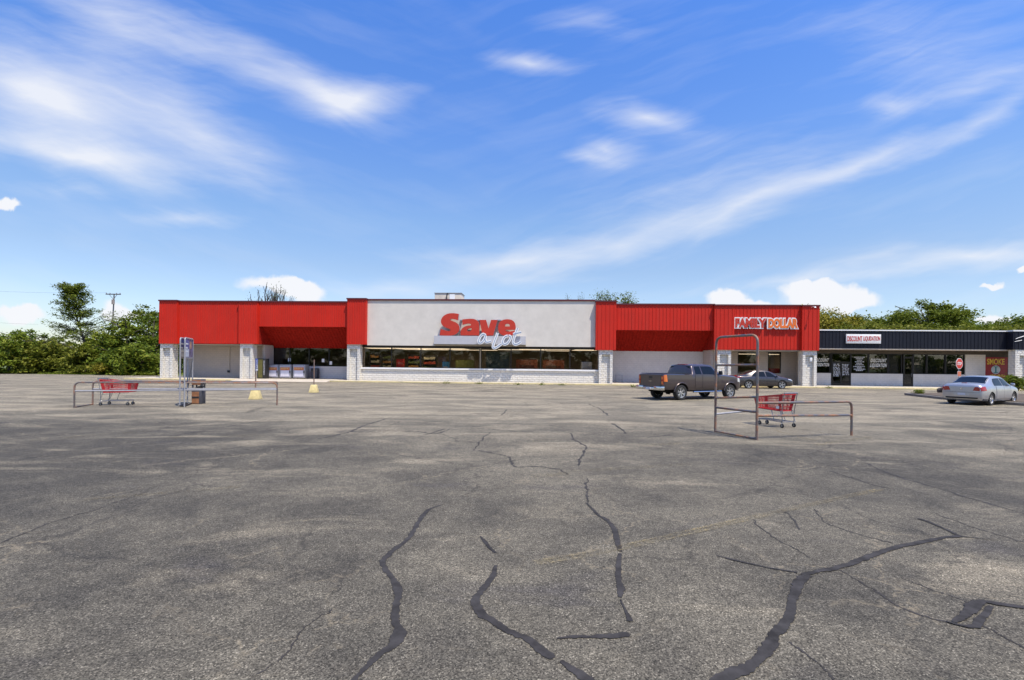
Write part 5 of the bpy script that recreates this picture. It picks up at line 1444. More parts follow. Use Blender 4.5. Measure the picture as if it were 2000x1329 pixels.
# silver compact saloon
SILV = dict(x=[0, .04, .12, .30, .62, .95, 1.35, 1.7, 2.3, 2.8, 3.15, 3.5, 3.9, 4.25, 4.45, 4.56],
            w=[.74, .79, .82, .85, .858, .86, .86, .86, .86, .86, .86, .855, .84, .79, .70, .55],
            zb=[.34, .27, .235, .22, .21, .20, .20, .20, .20, .20, .20, .20, .20, .21, .24, .30],
            zs=[.86, .90, .915, .935, .95, .955, .95, .945, .94, .93, .92, .90, .85, .76, .66, .54],
            zt=[.94, 1.0, 1.04, 1.065, 1.075, 1.20, 1.385, 1.435, 1.45, 1.385, 1.22, 1.03, .95, .84, .73, .58],
            wt=[.66, .69, .71, .72, .71, .66, .625, .62, .62, .63, .66, .72, .72, .66, .58, .42])
def silver_tail(c, root, pm):
    for s in (-1, 1):
        l_ = plate("tail_lamp", M_LENS_R, root, [(s * .44, .74), (s * .70, .72), (s * .715, .86), (s * .64, .925), (s * .52, .925)], .002, .02)
        c.patch("lamp_side", M_LENS_R, l_, .004, .34, 4.75, 6.55, .010, 10, 5, s, .0, -.06, .02)
    plate("number_plate_recess", pm, root, [(-.30, .48), (.30, .48), (.34, .62), (-.34, .62)], -.004, .008)
    plate("number_plate", M_FROST, root, [(-.15, .50), (.15, .50), (.15, .61), (-.15, .61)], -.014, .006)
    plate("boot_lid", pm, root, [(-.42, .66), (.42, .66), (.50, .925), (-.50, .925)], -.003, .012)
    plate("rear_valance", M_WELL, root, [(-.62, .335), (.62, .335), (.64, .40), (-.64, .40)], -.004, .01)
    plate("bumper_seam", M_DGREY, root, [(-.71, .648), (.71, .648), (.71, .658), (-.71, .658)], -.002, .006)
    MB().lathe([(.001, -.02), (.035, -.02), (.035, 0)], 'x', 14, (-.016, 0, .82)).build("boot_badge", M_CHROME, root)
    MB().box(.28, .33, -.10, .10, 1.085, 1.115).build("brake_lamp", M_LENS_R, root)
    c.patch("rear_bumper_skirt", M_DGREY, root, .10, .50, 2.0, 2.7, .006, 8, 3, -1); c.patch("rear_bumper_skirt", M_DGREY, root, .10, .50, 2.0, 2.7, .006, 8, 3, 1)
def silver_extra(c, root, pm):
    for s in (-1, 1): c.patch("side_moulding", pm, root, 1.42, 3.05, 4.0, 4.35, .016, 10, 2, s)
    for s in (-1, 1): c.patch("headlamp", M_LENS_W, root, 4.12, 4.45, 5.3, 6.6, .008, 6, 4, s)
P_SILV = paint("silver_paint", (.44, .435, .44), .6, .35)
sedan("silver_saloon_car", "silver saloon car with red tail lamps parked at the kerbed island", SILV, P_SILV, .93, 3.55, .315, .215, 5, (1933, 792.5), R(27),
      dict(doors=[(1.42, 2.28, .0, .0), (2.30, 3.18, .0, -.05)], side=[(1.30, 2.20, .22, -.02, -.06), (2.28, 3.22, -.01, -.50, 0)], mirror=3.05, rear=(.72, 1.36), front=(2.86, 3.42)), silver_tail, silver_extra)
# dark saloon by the kerb
DARK = dict(x=[0, .05, .15, .4, .7, 1.05, 1.5, 1.95, 2.4, 2.9, 3.3, 3.65, 4.1, 4.5, 4.75, 4.86],
            w=[.66, .80, .86, .90, .915, .92, .92, .92, .92, .92, .92, .915, .90, .85, .74, .58],
            zb=[.38, .29, .25, .23, .21, .20, .20, .20, .20, .20, .20, .20, .20, .21, .24, .32],
            zs=[.74, .86, .93, .96, .97, .965, .955, .945, .935, .92, .905, .885, .84, .76, .66, .54],
            zt=[.84, 1.02, 1.075, 1.10, 1.14, 1.27, 1.41, 1.475, 1.48, 1.41, 1.24, 1.05, .95, .84, .72, .58],
            wt=[.58, .70, .74, .74, .70, .64, .59, .58, .58, .60, .65, .76, .76, .70, .6, .44], shoulder=.95)
def dark_tail(c, root, pm):
    for s in (-1, 1):
        c.patch("tail_lamp", M_LENS_R, root, .03, .42, 5.7, 6.7, .010, 10, 4, s, .05, -.12, .03)
        c.patch("tail_lamp_panel", M_LENS_R, root, .02, .10, 9.2, 10.8, .010, 5, 4, s)
    plate("number_plate", M_FROST, root, [(-.15, .50), (.15, .50), (.15, .62), (-.15, .62)], -.004, .008)
def dark_extra(c, root, pm):
    for s in (-1, 1): c.patch("headlamp", M_LENS_W, root, 4.30, 4.68, 5.5, 6.6, .010, 6, 4, s)
P_DARK = paint("charcoal_brown_paint", (.060, .052, .050), .5, .28)
sedan("charcoal_saloon_car", "charcoal brown saloon car parked along the kerb in front of the small windows", DARK, P_DARK, 1.0, 3.77, .335, .24, 5, (1461.5, 759.3), R(2),
      dict(doors=[(1.52, 2.48, .0, .0), (2.50, 3.42, .0, -.05)], side=[(1.25, 2.42, .40, -.02, -.05), (2.50, 3.50, -.01, -.62, 0)], mirror=3.25, rear=(.78, 1.55), front=(2.98, 3.58)), dark_tail, dark_extra)
# pickup truck
P_TRK = paint("mauve_brown_paint", (.075, .056, .056), .55, .32)
TRK = dict(x=[0, .03, .10, .5, 1.2, 1.98, 2.03, 2.07, 2.12, 2.6, 3.2, 3.55, 3.95, 4.35, 4.7, 5.2, 5.55, 5.72, 5.80],
           w=[.93, .96, .98, .99, 1.0, .995, .995, .995, .995, .995, .995, .995, .995, .995, 1.0, .99, .96, .90, .80],
           zb=[.60, .58, .56, .54, .52, .50, .50, .50, .50, .50, .50, .50, .50, .48, .46, .46, .48, .50, .55],
           zs=[1.30, 1.325, 1.335, 1.34, 1.34, 1.33, 1.33, 1.33, 1.33, 1.33, 1.325, 1.315, 1.30, 1.27, 1.24, 1.20, 1.15, 1.08, .98],
           zt=[1.335, 1.36, 1.37, 1.375, 1.375, 1.38, 1.42, 1.76, 1.855, 1.89, 1.89, 1.86, 1.62, 1.36, 1.33, 1.29, 1.23, 1.14, 1.02],
           wt=[.88, .90, .92, .93, .93, .92, .90, .80, .76, .74, .74, .75, .80, .86, .88, .86, .82, .75, .65], shoulder=.985, crown=.025)
trk = empty("pickup_truck"); tag(trk, "mauve grey pickup truck with chrome rear bumper parked before the store", "pickup truck")
c = Car(TRK); wr = .40; xr, xf = 1.22, 4.87; hw = 1.0
def wz(x, r_):
    m = well(x, r_, hw); m.v = [(a, b_, c_ + wr) for a, b_, c_ in m.v]; return m
bed = MB().box(.09, 1.93, -.80, .80, .95, 1.8)
c.body(P_TRK, trk, 110, [wz(xr, wr + .10), wz(xf, wr + .10), bed])
put_wheels(trk, wheel_proto(wr, .27, 6, .26), xr, xf, hw - .01, wr, .27)
MB().box(.07, 1.94, -.83, .83, 1.385, 1.405).build("bed_cover", M_BLACK, trk, bevel=.008)
pl = plate("tailgate", P_TRK, trk, [(-.76, .72), (.76, .72), (.76, 1.33), (-.76, 1.33)], -.004, .02)
plate("tailgate_handle", M_BLACK, pl, [(-.13, 1.14), (.13, 1.14), (.13, 1.24), (-.13, 1.24)], -.0245, .008)
MB().lathe([(.001, 0), (.05, 0), (.05, .01)], 'x', 12, (-.034, 0, .99)).box(-.034, -.0245, -.13, .13, .975, 1.005).build("tailgate_badge", M_ALU2, pl)
for s in (-1, 1):
    l_ = plate("tail_lamp", M_LENS_R, trk, [(s * .785, .83), (s * .925, .83), (s * .925, 1.27), (s * .785, 1.27)], .008, .03)
    plate("orange_lens", M_LENS_O, l_, [(s * .80, .85), (s * .91, .85), (s * .91, 1.0), (s * .80, 1.0)], -.0225, .006)
    plate("clear_lens", M_LENS_O, l_, [(s * .80, 1.10), (s * .91, 1.10), (s * .91, 1.24), (s * .80, 1.24)], -.0225, .006)
    c.patch("lamp_side", M_LENS_O, trk, .015, .22, 4.15, 6.0, .012, 5, 5, s, 0, -.05, .03)
    c.patch("side_window", M_TINTB, trk, 2.22, 2.66, 6.25, 8.85, .006, 6, 6, s, .06, .02, .012)
    c.patch("side_window", M_TINTB, trk, 2.76, 3.98, 6.25, 8.85, .006, 10, 6, s, .0, -.42, .012)
    for (x0, x1, a, b_) in ((2.18, 2.70, .0, .0), (2.72, 4.02, .0, -.06)):
        d = c.patch("door", P_TRK, trk, x0, x1, 2.6, 6.12, .006, 10, 8, s, a, b_, .02)
        if x0 > 2.5: MB().tube([c.P(2.84, 5.35, s, .012), c.P(2.87, 5.35, s, .04), c.P(3.02, 5.37, s, .04), c.P(3.05, 5.37, s, .012)], .016, 6).build("handle", M_CHROME, d, True)
    p = c.P(3.92, 6.3, s)
    MB().frustum(0, 0, -.11, .11, .05, .12, .045, .11).build("mirror", M_BLACK, trk, bevel=.03, loc=(p.x, p.y + s * .15, p.z + .12))
    MB().tube([(2.1, s * .93, .43), (4.2, s * .93, .43)], .045, 8).build("side_step", M_CHROME, trk, True)
    # arch lips
    for x in (xr, xf):
        arc = [(x + math.cos(t) * (wr + .115), s * (hw - .005), wr + math.sin(t) * (wr + .115)) for t in np.linspace(.12, math.pi - .12, 18)]
        MB().tube(arc, .028, 6).build("wheel_arch_lip", P_TRK, trk, True)
    MB().box(5.05 - 4.3, 5.2 - 4.3, s * .80, s * .99 if s > 0 else s * .99, .0, .001) if False else None
    c.patch("headlamp", M_LENS_W, trk, 5.45, 5.70, 4.6, 6.2, .010, 5, 5, s)
    c.patch("decal", M_FROST, trk, .42, .62, 5.45, 5.75, .006, 4, 2, s, 0, 0, .004)
# rear window of the cab and windscreen
vs = []
def rw(y, z0, z1): return [(2.022, -y, z0), (2.022, y, z0), (2.075, y * .93, z1), (2.075, -y * .93, z1)]
q4 = rw(.74, 1.43, 1.80); MB().add(q4 + [(a + .09, b_, c_ ) for a, b_, c_ in q4], [(0, 1, 2, 3), (7, 6, 5, 4), (0, 4, 5, 1), (1, 5, 6, 2), (2, 6, 7, 3), (3, 7, 4, 0)]).build("rear_window", M_TINTB, trk)
c.top("windscreen", M_TINTB, trk, 3.62, 4.28, 9.75, .006)
MB().box(2.12, 2.20, -.25, .25, 1.875, 1.905).build("brake_lamp", M_LENS_R, trk, bevel=.01)
bmp = MB().box(-.20, .06, -.97, -.42, .53, .74).box(-.20, .06, .42, .97, .53, .74).box(-.17, .04, -.419, .419, .53, .68).build("rear_bumper", M_CHROME, trk, bevel=.03)
MB().box(-.21, -.172, -.17, .17, .56, .67).build("number_plate", M_FROST, bmp)
ax = MB(); ax.tube([(xr, -.75, wr), (xr, .75, wr)], .07, 8); ax.tube([(xf, -.75, wr), (xf, .75, wr)], .06, 8)
ax.lathe([(.01, -.15), (.14, -.08), (.14, .08), (.01, .15)], 'y', 16, (xr, 0, wr)); ax.box(.3, 5.3, -.5, -.38, .42, .56); ax.box(.3, 5.3, .38, .5, .42, .56); ax.build("chassis", M_WELL, trk)
rot = R(26); trk.rotation_euler = (0, 0, rot)
trk.location = G(1328, 782) - Matrix.Rotation(rot, 3, 'Z') @ Vector((xr, -(hw - .14), 0))
# ------------------------------------------------------------------ trees and bushes
def leaf_mat(name, a, b_, c3, trans=.3):
    m = bpy.data.materials.new(name); m.use_nodes = True
    t = m.node_tree; t.nodes.clear()
    tcn = t.nodes.new('ShaderNodeTexCoord'); geo = t.nodes.new('ShaderNodeNewGeometry')
    n1 = noise_n(t, tcn.outputs['Object'], .55, 3, .6); 
    col = mixc(t, mapr(t, n1, .35, .65), a, b_)
    col = mixc(t, mapr(t, geo.outputs['Random Per Island'], .55, 1.0, 0, .8), col, c3)
    d = t.nodes.new('ShaderNodeBsdfPrincipled'); d.inputs['Roughness'].default_value = .55; d.inputs['Specular IOR Level'].default_value = .12
    t.links.new(col, d.inputs['Base Color'])
    tr_ = t.nodes.new('ShaderNodeBsdfTranslucent'); t.links.new(mixc(t, .5, col, (.20, .24, .03)), tr_.inputs[0])
    mx = t.nodes.new('ShaderNodeMixShader'); mx.inputs[0].default_value = trans
    t.links.new(d.outputs[0], mx.inputs[1]); t.links.new(tr_.outputs[0], mx.inputs[2])
    o = t.nodes.new('ShaderNodeOutputMaterial'); t.links.new(mx.outputs[0], o.inputs[0])
    return m
LEAF = dict(bush=leaf_mat("bush_leaf", (.082, .130, .014), (.160, .205, .022), (.26, .27, .036)),
            olive=leaf_mat("olive_leaf", (.100, .122, .016), (.185, .195, .028), (.26, .25, .04)),
            dark=leaf_mat("dark_leaf", (.055, .095, .010), (.115, .16, .016), (.18, .21, .026)),
            yellow=leaf_mat("yellow_green_leaf", (.19, .17, .02), (.28, .24, .03), (.32, .27, .05)),
            fresh=leaf_mat("fresh_leaf", (.070, .110, .012), (.135, .17, .018), (.20, .22, .03)))
M_BARK = mat("grey_brown_bark", (.085, .065, .05), .95, var=.35, vscale=6, bump=.6, bscale=20)
M_BARKL = mat("dark_twig_bark", (.05, .04, .034), .95, var=.3)
def leaves_mesh(name, C, size, rng, m, parent, upb=.5, elong=1.7):
    n = len(C)
    nrm = rng.normal(size=(n, 3)); nrm[:, 2] = np.abs(nrm[:, 2]) + upb; nrm /= np.linalg.norm(nrm, axis=1, keepdims=True)
    a = rng.normal(size=(n, 3)); a -= nrm * (a * nrm).sum(1, keepdims=True); a /= np.linalg.norm(a, axis=1, keepdims=True)
    b_ = np.cross(nrm, a)
    sz = size * (.6 + .8 * rng.random((n, 1)))
    bend = nrm * sz * .18
    V = np.stack([C - a * sz * elong / 2 - bend, C + b_ * sz * .42, C + a * sz * elong / 2 - bend, C - b_ * sz * .42], 1).reshape(-1, 3)
    me = bpy.data.meshes.new(name)
    me.vertices.add(4 * n); me.vertices.foreach_set('co', V.ravel())
    me.loops.add(4 * n); me.loops.foreach_set('vertex_index', np.arange(4 * n))
    me.polygons.add(n); me.polygons.foreach_set('loop_start', np.arange(n) * 4); me.polygons.foreach_set('loop_total', np.full(n, 4))
    me.update(calc_edges=True); me.validate()
    me.materials.append(m)
    o = bpy.data.objects.new(name, me); COL.objects.link(o)
    if parent: o.parent = parent
    return o
def crown_points(rng, rx, ry, z0, z1, n, clumps, sig, hollow=.5, irregular=.35, top_pow=1.0):
    zc, rz = (z0 + z1) / 2, (z1 - z0) / 2
    d = rng.normal(size=(clumps, 3)); d /= np.linalg.norm(d, axis=1, keepdims=True)
    rad = (hollow + (1 - hollow) * rng.random((clumps, 1)) ** .6) * (1 - irregular * rng.random((clumps, 1)))
    cc = d * rad
    cc[:, 0] *= rx; cc[:, 1] *= ry; cc[:, 2] = cc[:, 2] * rz + zc
    w = .5 + rng.random(clumps); w /= w.sum()
    k = rng.choice(clumps, n, p=w)
    s = sig * (.55 + .9 * rng.random(clumps))
    pts = cc[k] + rng.normal(size=(n, 3)) * s[k][:, None] * np.array([1, 1, .62])
    pts[:, 2] = np.maximum(pts[:, 2], .05 + .25 * rng.random(n))
    return pts
def tree(name, label, cat, px, py_top, depth, hw_px, leaf, n=3500, base=0.0, size=.22, grp=None, low=.0, seed=1, clumps=60, sig=.38, hollow=.45, irregular=.3, limbs=5, rz_scale=1.0):
    rng = np.random.RandomState(seed)
    p = AT(px, py_top, depth); h = p.z; r_ = hw_px / F * depth
    e = empty(name, (p.x, p.y, base)); tag(e, label, cat, grp)
    h -= base
    z0 = h * low
    mb = MB(); rr_ = random.Random(seed)
    tr_ = .035 * h * .6 + .03
    top = Vector((rr_.uniform(-.1, .1) * r_, rr_.uniform(-.1, .1) * r_, h * .8))
    mid = Vector((top.x * .3, top.y * .3, h * .42))
    mb.tube(smooth_path([(0, 0, -.05), mid, top], 4), [tr_ * (1 - .85 * i / 8) for i in range(9)], 7)
    for k in range(limbs):
        a = 2 * math.pi * k / limbs + rr_.uniform(-.4, .4); f = rr_.uniform(.3, .65)
        s = mid.lerp(top, (f - .3) / .5 if f > .42 else 0) if f > .42 else Vector((0, 0, 0)).lerp(mid, f / .42)
        en = Vector((math.cos(a) * r_ * .75, math.sin(a) * r_ * .75, min(s.z + h * rr_.uniform(.15, .4), h * .9)))
        m_ = s.lerp(en, .5) + Vector((0, 0, h * .03)); mb.tube(smooth_path([s, m_, en], 3), [tr_ * (.45 - .05 * i) for i in range(7)], 5)
    mb.build("trunk", M_BARK, e, True)
    C = crown_points(rng, r_, r_ * .9, z0, h * .97, n, clumps, sig, hollow, irregular)
    leaves_mesh("crown", C, size, rng, LEAF[leaf], e)
    return e
# hedge of shrubs and young trees at the left edge of the lot
HG = "bushes and small trees along the left edge of the lot"
HED = [(-60, 640, 62, 60, 'bush', "tall rounded bush at the far left edge of the tree line"), (18, 642, 59, 58, 'bush', "bright rounded bush whose foliage reaches the asphalt edge"), (75, 655, 61, 56, 'olive', "olive toned bush between the bright rounded bush and the leggy tree"),
       (122, 668, 63, 46, 'olive', "low olive bush under the airy tall tree"), (168, 668, 60, 46, 'olive', "low brownish green bush right below the utility pole line of sight"), (208, 640, 62, 46, 'bush', "leafy bush climbing around the foot of the utility pole"),
       (248, 613, 62, 54, 'bush', "tall leafy young tree between the pole and the red store"), (298, 599, 64, 56, 'dark', "dark leafy tree partly hidden behind the red store's corner"), (278, 664, 57, 40, 'bush', "rounded bush at the white corner pillar"),
       (232, 676, 58, 40, 'dark', "low dark bush in front of the leafy pole bush"), (340, 640, 66, 50, 'dark', "dark tree seen past the store's left corner"), (40, 640, 72, 70, 'dark', "dark tree rising behind the bright rounded bush"), (95, 648, 74, 60, 'dark', "dark low tree behind the airy tall tree"), (160, 655, 74, 60, 'bush', "green tree filling the gap behind the low olive bushes"), (225, 655, 72, 55, 'dark', "dark tree behind the utility pole")]
for i, (px, pt, dp, hwp, lf, lb) in enumerate(HED):
    low = -.35
    tree("bush" if hwp < 55 else "broadleaf_tree", lb, "bush" if hwp < 55 else "tree", px, pt, dp, hwp, lf, 6500, 0, .23, HG, low, 20 + i, 85, .36, .55, .20)
tree("broadleaf_tree", "spreading tree top beside the red fascia corner, above the hedge", "tree", 290, 589, 70, 48, 'fresh', 3600, 0, .20, HG, .35, 77, 70, .36, .5, .3)
# airy honey-locust like tree
def airy_tree(name, label, px, py_top, depth, hwp, seed, leaf, trunk_px=0, nleaf=42, levels=4, sig=.26, flat=.35, base_f=.38, bare=False, spread=1.0, grp=None, lsize=.13):
    rr_ = random.Random(seed); rng = np.random.RandomState(seed)
    p = AT(px, py_top, depth); h = p.z; r_ = hwp / F * depth
    e = empty(name, (p.x, p.y, 0)); tag(e, label, "tree", grp)
    mb = MB(); tips = []
    def grow(s, d, L, rad, lv):
        en = s + d * L; m_ = s + d * L * .5 + Vector((rr_.uniform(-1, 1), rr_.uniform(-1, 1), rr_.uniform(-.3, .6))) * L * .08
        mb.tube([s, m_, en], [rad, rad * .8, rad * .6], 6 if lv < 2 else 4)
        if lv >= levels: tips.append((en, d)); tips.append((m_, d)); return
        if lv >= 2: tips.append((m_, d))
        for k in range(3 if lv < 2 else 2 + (rr_.random() < .5)):
            a = rr_.uniform(0, 2 * math.pi); tilt = rr_.uniform(.35, .85) * spread
            ax_ = d.orthogonal().normalized(); ax_.rotate(Matrix.Rotation(a, 3, d))
            nd = (d * math.cos(tilt) + ax_ * math.sin(tilt)); nd = (nd + Vector((0, 0, .14))).normalized()
            grow(m_.lerp(en, rr_.uniform(.35, 1)), nd, L * rr_.uniform(.58, .8), rad * .55, lv + 1)
        grow(en, (d + Vector((rr_.uniform(-.25, .25), rr_.uniform(-.25, .25), .1))).normalized(), L * .72, rad * .6, lv + 1)
    grow(Vector((0, 0, 0)), Vector((.03, 0, 1)).normalized(), h * base_f, .022 * h, 0)
    T_ = np.array([t.to_tuple() for t, d in tips])
    # scale so that the crown fits the picture's height and width
    sz = h / T_[:, 2].max(); sxy = r_ / np.percentile(np.abs(T_[:, :2]), 97)
    S = np.array([sxy, sxy, sz])
    mb.v = [(v[0] * (1 if v[2] < .2 else sxy), v[1] * (1 if v[2] < .2 else sxy), v[2] * sz) for v in mb.v]
    mb.build("trunk", M_BARKL, e, True)
    T_ = T_ * S
    C = np.repeat(T_, nleaf, 0) + rng.normal(size=(len(T_) * nleaf, 3)) * np.array([sig, sig, sig * flat])
    leaves_mesh("crown", C, lsize, rng, LEAF[leaf], e, .9, 2.0)
    return e
def feathery(name, label, px_base, px_top, py_top, depth, reach_px, seed):
    """one leaning trunk with long layered sprays of small leaves all the way up"""
    rr_ = random.Random(seed); rng = np.random.RandomState(seed)
    p0 = AT(px_base, 700, depth); pt = AT(px_top, py_top, depth); h = pt.z; sc = depth / F
    e = empty(name, (p0.x, depth, 0)); tag(e, label, "tree")
    lean = pt.x - p0.x
    spine = lambda f: Vector((lean * f ** 1.3 + .18 * math.sin(f * 7), .2 * math.sin(f * 5), h * f))
    mb = MB(); mb.tube([spine(i / 14) for i in range(15)], [.20 * (1 - .93 * i / 14) for i in range(15)], 7)
    pts = []
    for k in range(84):
        f = .32 + .66 * (k / 83) ** .85
        s = spine(f); a = k * 2.4 + rr_.uniform(-.5, .5)
        L = reach_px * sc * (1.12 - .80 * max(0, (f - .48) / .50) ** 1.2) * rr_.choice((.4, .6, .8, 1.05)) * rr_.uniform(.8, 1.1)
        d = Vector((math.cos(a), math.sin(a) * .9, rr_.uniform(.5, 1.7) if f > .55 else rr_.uniform(.1, 1.0))); d.normalize()
        P_ = [s + d * (L * t) + Vector((0, 0, -.22 * L * t * t + .05 * math.sin(t * 6 + k))) for t in np.linspace(0, 1, 7)]
        mb.tube(P_, [.05 * (1 - .85 * i / 6) * (1.2 - f * .7) for i in range(7)], 4)
        for t in np.linspace(.38, 1, 7):
            q = s + d * (L * t) + Vector((0, 0, -.22 * L * t * t))
            for j in range(2):
                b_ = a + rr_.choice((-1, 1)) * rr_.uniform(.5, 1.2); l2 = L * rr_.uniform(.12, .34)
                q2 = q + Vector((math.cos(b_) * l2, math.sin(b_) * l2, rr_.uniform(-.3, .45) * l2))
                mb.tube([q, q2], [.014, .006], 3)
                m = 8
                tt = rng.random((m, 1)); pts.append(np.array(q)[None] * (1 - tt) + np.array(q2)[None] * tt + rng.normal(size=(m, 3)) * np.array([.18, .18, .15]))
    mb.build("trunk", M_BARKL, e, True)
    leaves_mesh("crown", np.concatenate(pts), .135, rng, LEAF['fresh'], e, .9, 2.0)
feathery("airy_tree", "tall airy tree with layered feathery branches above the hedge", 168, 140, 559, 64, 62, 6)
BG = "sparse tree tops showing above the store roof"
airy_tree("sparse_tree", "nearly bare tree top, the wider one above the left canopy", 512, 551, 92, 30, 11, 'dark', nleaf=1, sig=.3, flat=.8, base_f=.46, spread=.5, grp=BG, lsize=.14, levels=3)
airy_tree("sparse_tree", "nearly bare tree top just right of the wider bare one above the left canopy", 545, 556, 95, 22, 17, 'dark', nleaf=2, sig=.3, flat=.8, base_f=.46, spread=.55, grp=BG, lsize=.15, levels=3)
airy_tree("sparse_tree", "wispy tree tip above the right part of the grey panel", 1118, 571, 100, 28, 23, 'dark', nleaf=1, sig=.3, flat=.8, base_f=.5, spread=.6, grp=BG, lsize=.14)
airy_tree("sparse_tree", "leafy small tree top above the tower right of the grey panel", 1190, 569, 95, 38, 29, 'fresh', nleaf=7, sig=.5, flat=.7, base_f=.45, spread=.8, grp=BG, lsize=.2)
# trees beyond the shop row
TG = "trees beyond the shop row"
RT = [(1572, 588, 88, 48, 'yellow', 5200, .45, "yellow green tree rising behind the last red tower"), (1632, 603, 90, 56, 'yellow', 5600, .4, "yellow green tree right beside the last red tower, lower than its neighbour"), (1668, 610, 100, 55, 'fresh', 5000, .4, "dark green tree above the white box sign"),
      (1722, 613, 96, 60, 'fresh', 5500, .4, "rounded green tree between the box sign and the tallest tree"), (1760, 604, 92, 48, 'fresh', 4200, .4, "green tree leaning against the left side of the tallest tree"), (1812, 581, 90, 72, 'fresh', 9500, .35, "tallest spreading green tree beyond the navy shop row"),
      (1862, 592, 93, 34, 'fresh', 2600, .5, "narrow ragged tree at the right shoulder of the tallest tree"), (1905, 620, 95, 55, 'dark', 4500, .4, "dark rounded tree right of the tallest tree"), (1945, 622, 98, 46, 'dark', 4000, .4, "dark green tree above the red poster"), (1990, 612, 92, 46, 'dark', 4200, .4, "dark tree above the white corner pillar at the far right"),
      (1690, 626, 82, 70, 'olive', 5200, .5, "olive bushy tree low behind the box sign"), (1850, 634, 80, 70, 'olive', 4200, .5, "olive bushy tree low in front of the tallest tree"), (1960, 634, 80, 70, 'olive', 4200, .5, "olive bushy tree low behind the far right fascia"), (1770, 632, 82, 50, 'olive', 3600, .5, "olive bushy tree low and left of the tallest tree"), (2040, 618, 90, 50, 'dark', 3500, .4, "dark tree at the far right edge of the picture")]
for i, (px, pt, dp, hwp, lf, n, low, lb) in enumerate(RT):
    tree("broadleaf_tree", lb, "tree", px, pt, dp, hwp, lf, int(n * 1.6), 0, .26, TG, low, 140 + i, 100, .55, .35, .22)
# shrub by the silver car
def shrub(px, py_base, py_top, hwp, leaf, label, seed, n=2600, name="shrub", size=.07, sig=.12):
    rng = np.random.RandomState(seed); p = G(px, py_base, .12); h = AT(px, py_top, p.y).z - .12; r_ = hwp / F * p.y
    e = empty(name, (p.x, p.y, .12)); tag(e, label, "shrub")
    mb = MB(); rr_ = random.Random(seed)
    for k in range(7):
        a = rr_.uniform(0, 6.28); mb.tube([(0, 0, -.02), (math.cos(a) * r_ * .3, math.sin(a) * r_ * .3, h * .45), (math.cos(a) * r_ * .6, math.sin(a) * r_ * .6, h * .8)], [.02, .014, .006], 5)
    mb.build("stem", M_BARK, e)
    leaves_mesh("foliage", crown_points(rng, r_, r_ * .8, h * .2, h, n, 45, sig, .4, .3), size, rng, LEAF[leaf], e)
    return e
shrub(1975, 768, 734, 26, 'fresh', "spreading green shrub behind the silver car's bonnet", 301, 4200, size=.085, sig=.16)
shrub(1795, 770.5, 766.5, 9, 'bush', "small tuft of weeds growing on the kerbed island", 303, 420, "weed_tuft", .05, .05)
for i, (px, py) in enumerate(((872, 750), (935, 751), (1012, 752.5), (1058, 753), (1096, 753.5), (1237, 757), (1285, 757.5), (1620, 759))):
    p = G(px, py); e = empty("weed_tuft", (p.x, p.y, 0)); tag(e, "small weed tuft growing at the foot of the yellow kerb", "weed", "weeds along the yellow kerb")
    rw_ = np.random.RandomState(500 + i); C = rw_.normal(size=(60, 3)) * np.array([.16, .05, .06]) + np.array([0, 0, .07]); C[:, 2] = np.abs(C[:, 2]) + .02
    leaves_mesh("foliage", C, .05, rw_, LEAF['dark'], e, .2, 2.4)
# white-flowered bush in the hedge
e = shrub(195, 731, 713, 12, 'yellow', "small bright bush with white blossom at the foot of the hedge", 305, 1500, "flowering_bush", .12, .22)
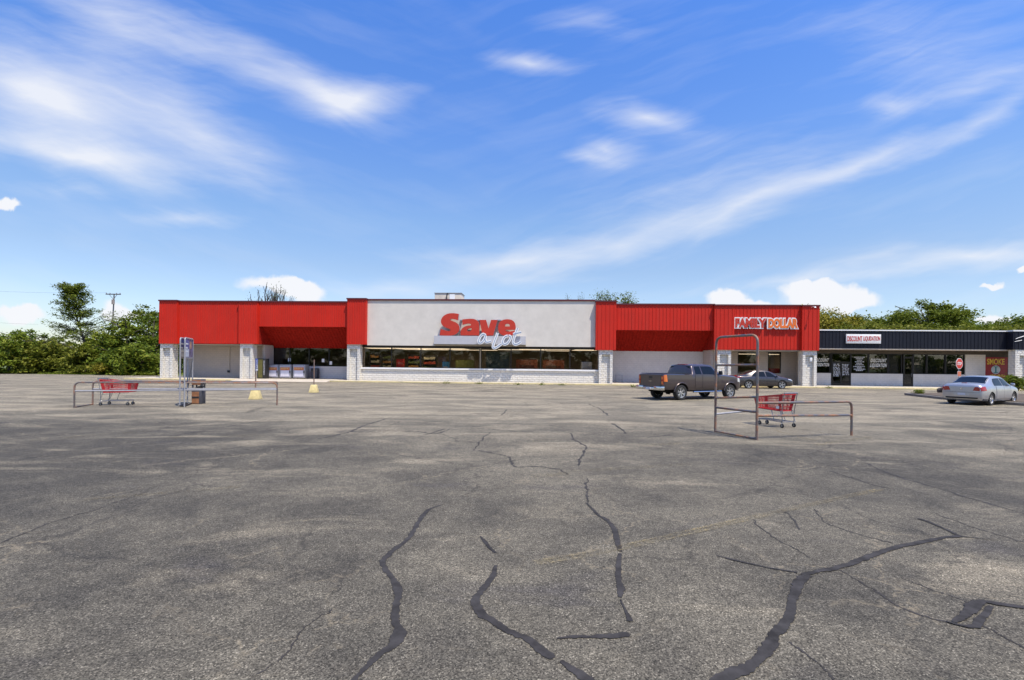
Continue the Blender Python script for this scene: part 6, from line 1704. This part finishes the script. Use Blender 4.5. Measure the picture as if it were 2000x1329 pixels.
# utility pole with its wires
p = AT(223, 576, 75); pb = Vector((p.x - .5, 75, 0))
up_ = empty("utility_pole", pb); tag(up_, "grey wooden utility pole with one crossarm rising behind the hedge", "utility pole")
tp = p - pb
MB().tube([(0, 0, 0), tuple(tp + Vector((0, 0, .15)))], [.12, .08], 10).build("pole", mat("grey_weathered_wood", (.28, .24, .22), .9, var=.25, vscale=4), up_, True)
M_XARM = mat("dark_weathered_wood", (.07, .06, .055), .9)
MB().box(tp.x - 1.15, tp.x + 1.15, -.22, -.12, tp.z - .02, tp.z + .12).tube([(tp.x - .6, -.17, tp.z), (tp.x, -.12, tp.z - .75)], .03, 5).tube([(tp.x + .6, -.17, tp.z), (tp.x, -.12, tp.z - .75)], .03, 5).build("crossarm", M_XARM, up_)
mb = MB()
for dx in (-1.05, -.5, .5, 1.05): mb.lathe([(.02, 0), (.06, .02), (.06, .14), (.02, .16)], 'z', 8, (tp.x + dx, -.17, tp.z + .121))
mb.build("insulator", M_GREYMET, up_)
MB().lathe([(.0, 0), (.2, 0), (.2, .7), (.0, .7)], 'z', 12, (tp.x + .1, -.30, tp.z - 1.5)).build("transformer", MATS["grey_weathered_wood"], up_)
def wire(a, b_, sag, label):
    A, Bv = Vector(a), Vector(b_); P = [A.lerp(Bv, k / 16) - Vector((0, 0, sag * 4 * (k / 16) * (1 - k / 16))) for k in range(17)]
    o = MB().tube([q - A for q in P], .008, 5).build("overhead_wire", M_BLACK, None, loc=A); tag(o, label, "wire")
wire((pb + tp + Vector((-1.05, -.17, .28))), AT(-300, 545, 60), .6, "thin overhead wire running left from the pole's crossarm")
wire(AT(75, 634, 68), AT(-260, 600, 55), .4, "dark overhead cable low at the far left edge above the hedge")
# grass verge tufts along the asphalt edge
rng = np.random.RandomState(9); n = 9000
gx = np.linspace(0, 1, n) * 0 + rng.random(n); a_, b_ = G(66, 731.5), G(330, 731)
Cg = np.stack([a_.x + (b_.x + 3 - a_.x) * gx, (a_.y + (b_.y - a_.y) * gx) + 0.2 + rng.random(n) * 4.5, .04 + rng.random(n) * .12], 1)
g_ = leaves_mesh("grass", Cg, .10, rng, LEAF['bush'], None, .1, 1.6); tag(g_, "short grass verge under the bushes at the asphalt edge", "grass", kind='stuff')

# the wood across the road behind the camera, which the shop windows mirror
rng = np.random.RandomState(77); Cs = []
for i in range(70):
    x = -95 + i * 4.3 + rng.uniform(-1, 1); hh_ = rng.uniform(5.5, 10)
    Cs.append(crown_points(rng, 3.6, 3.0, -hh_ * .3, hh_, 900, 40, .6, .45, .3) + np.array([x, -72 + rng.uniform(-4, 4), 0]))
tag(leaves_mesh("wood", np.concatenate(Cs), .55, rng, LEAF['dark'], None), "dark wood across the road mirrored in the shop windows", "wood", kind='stuff')
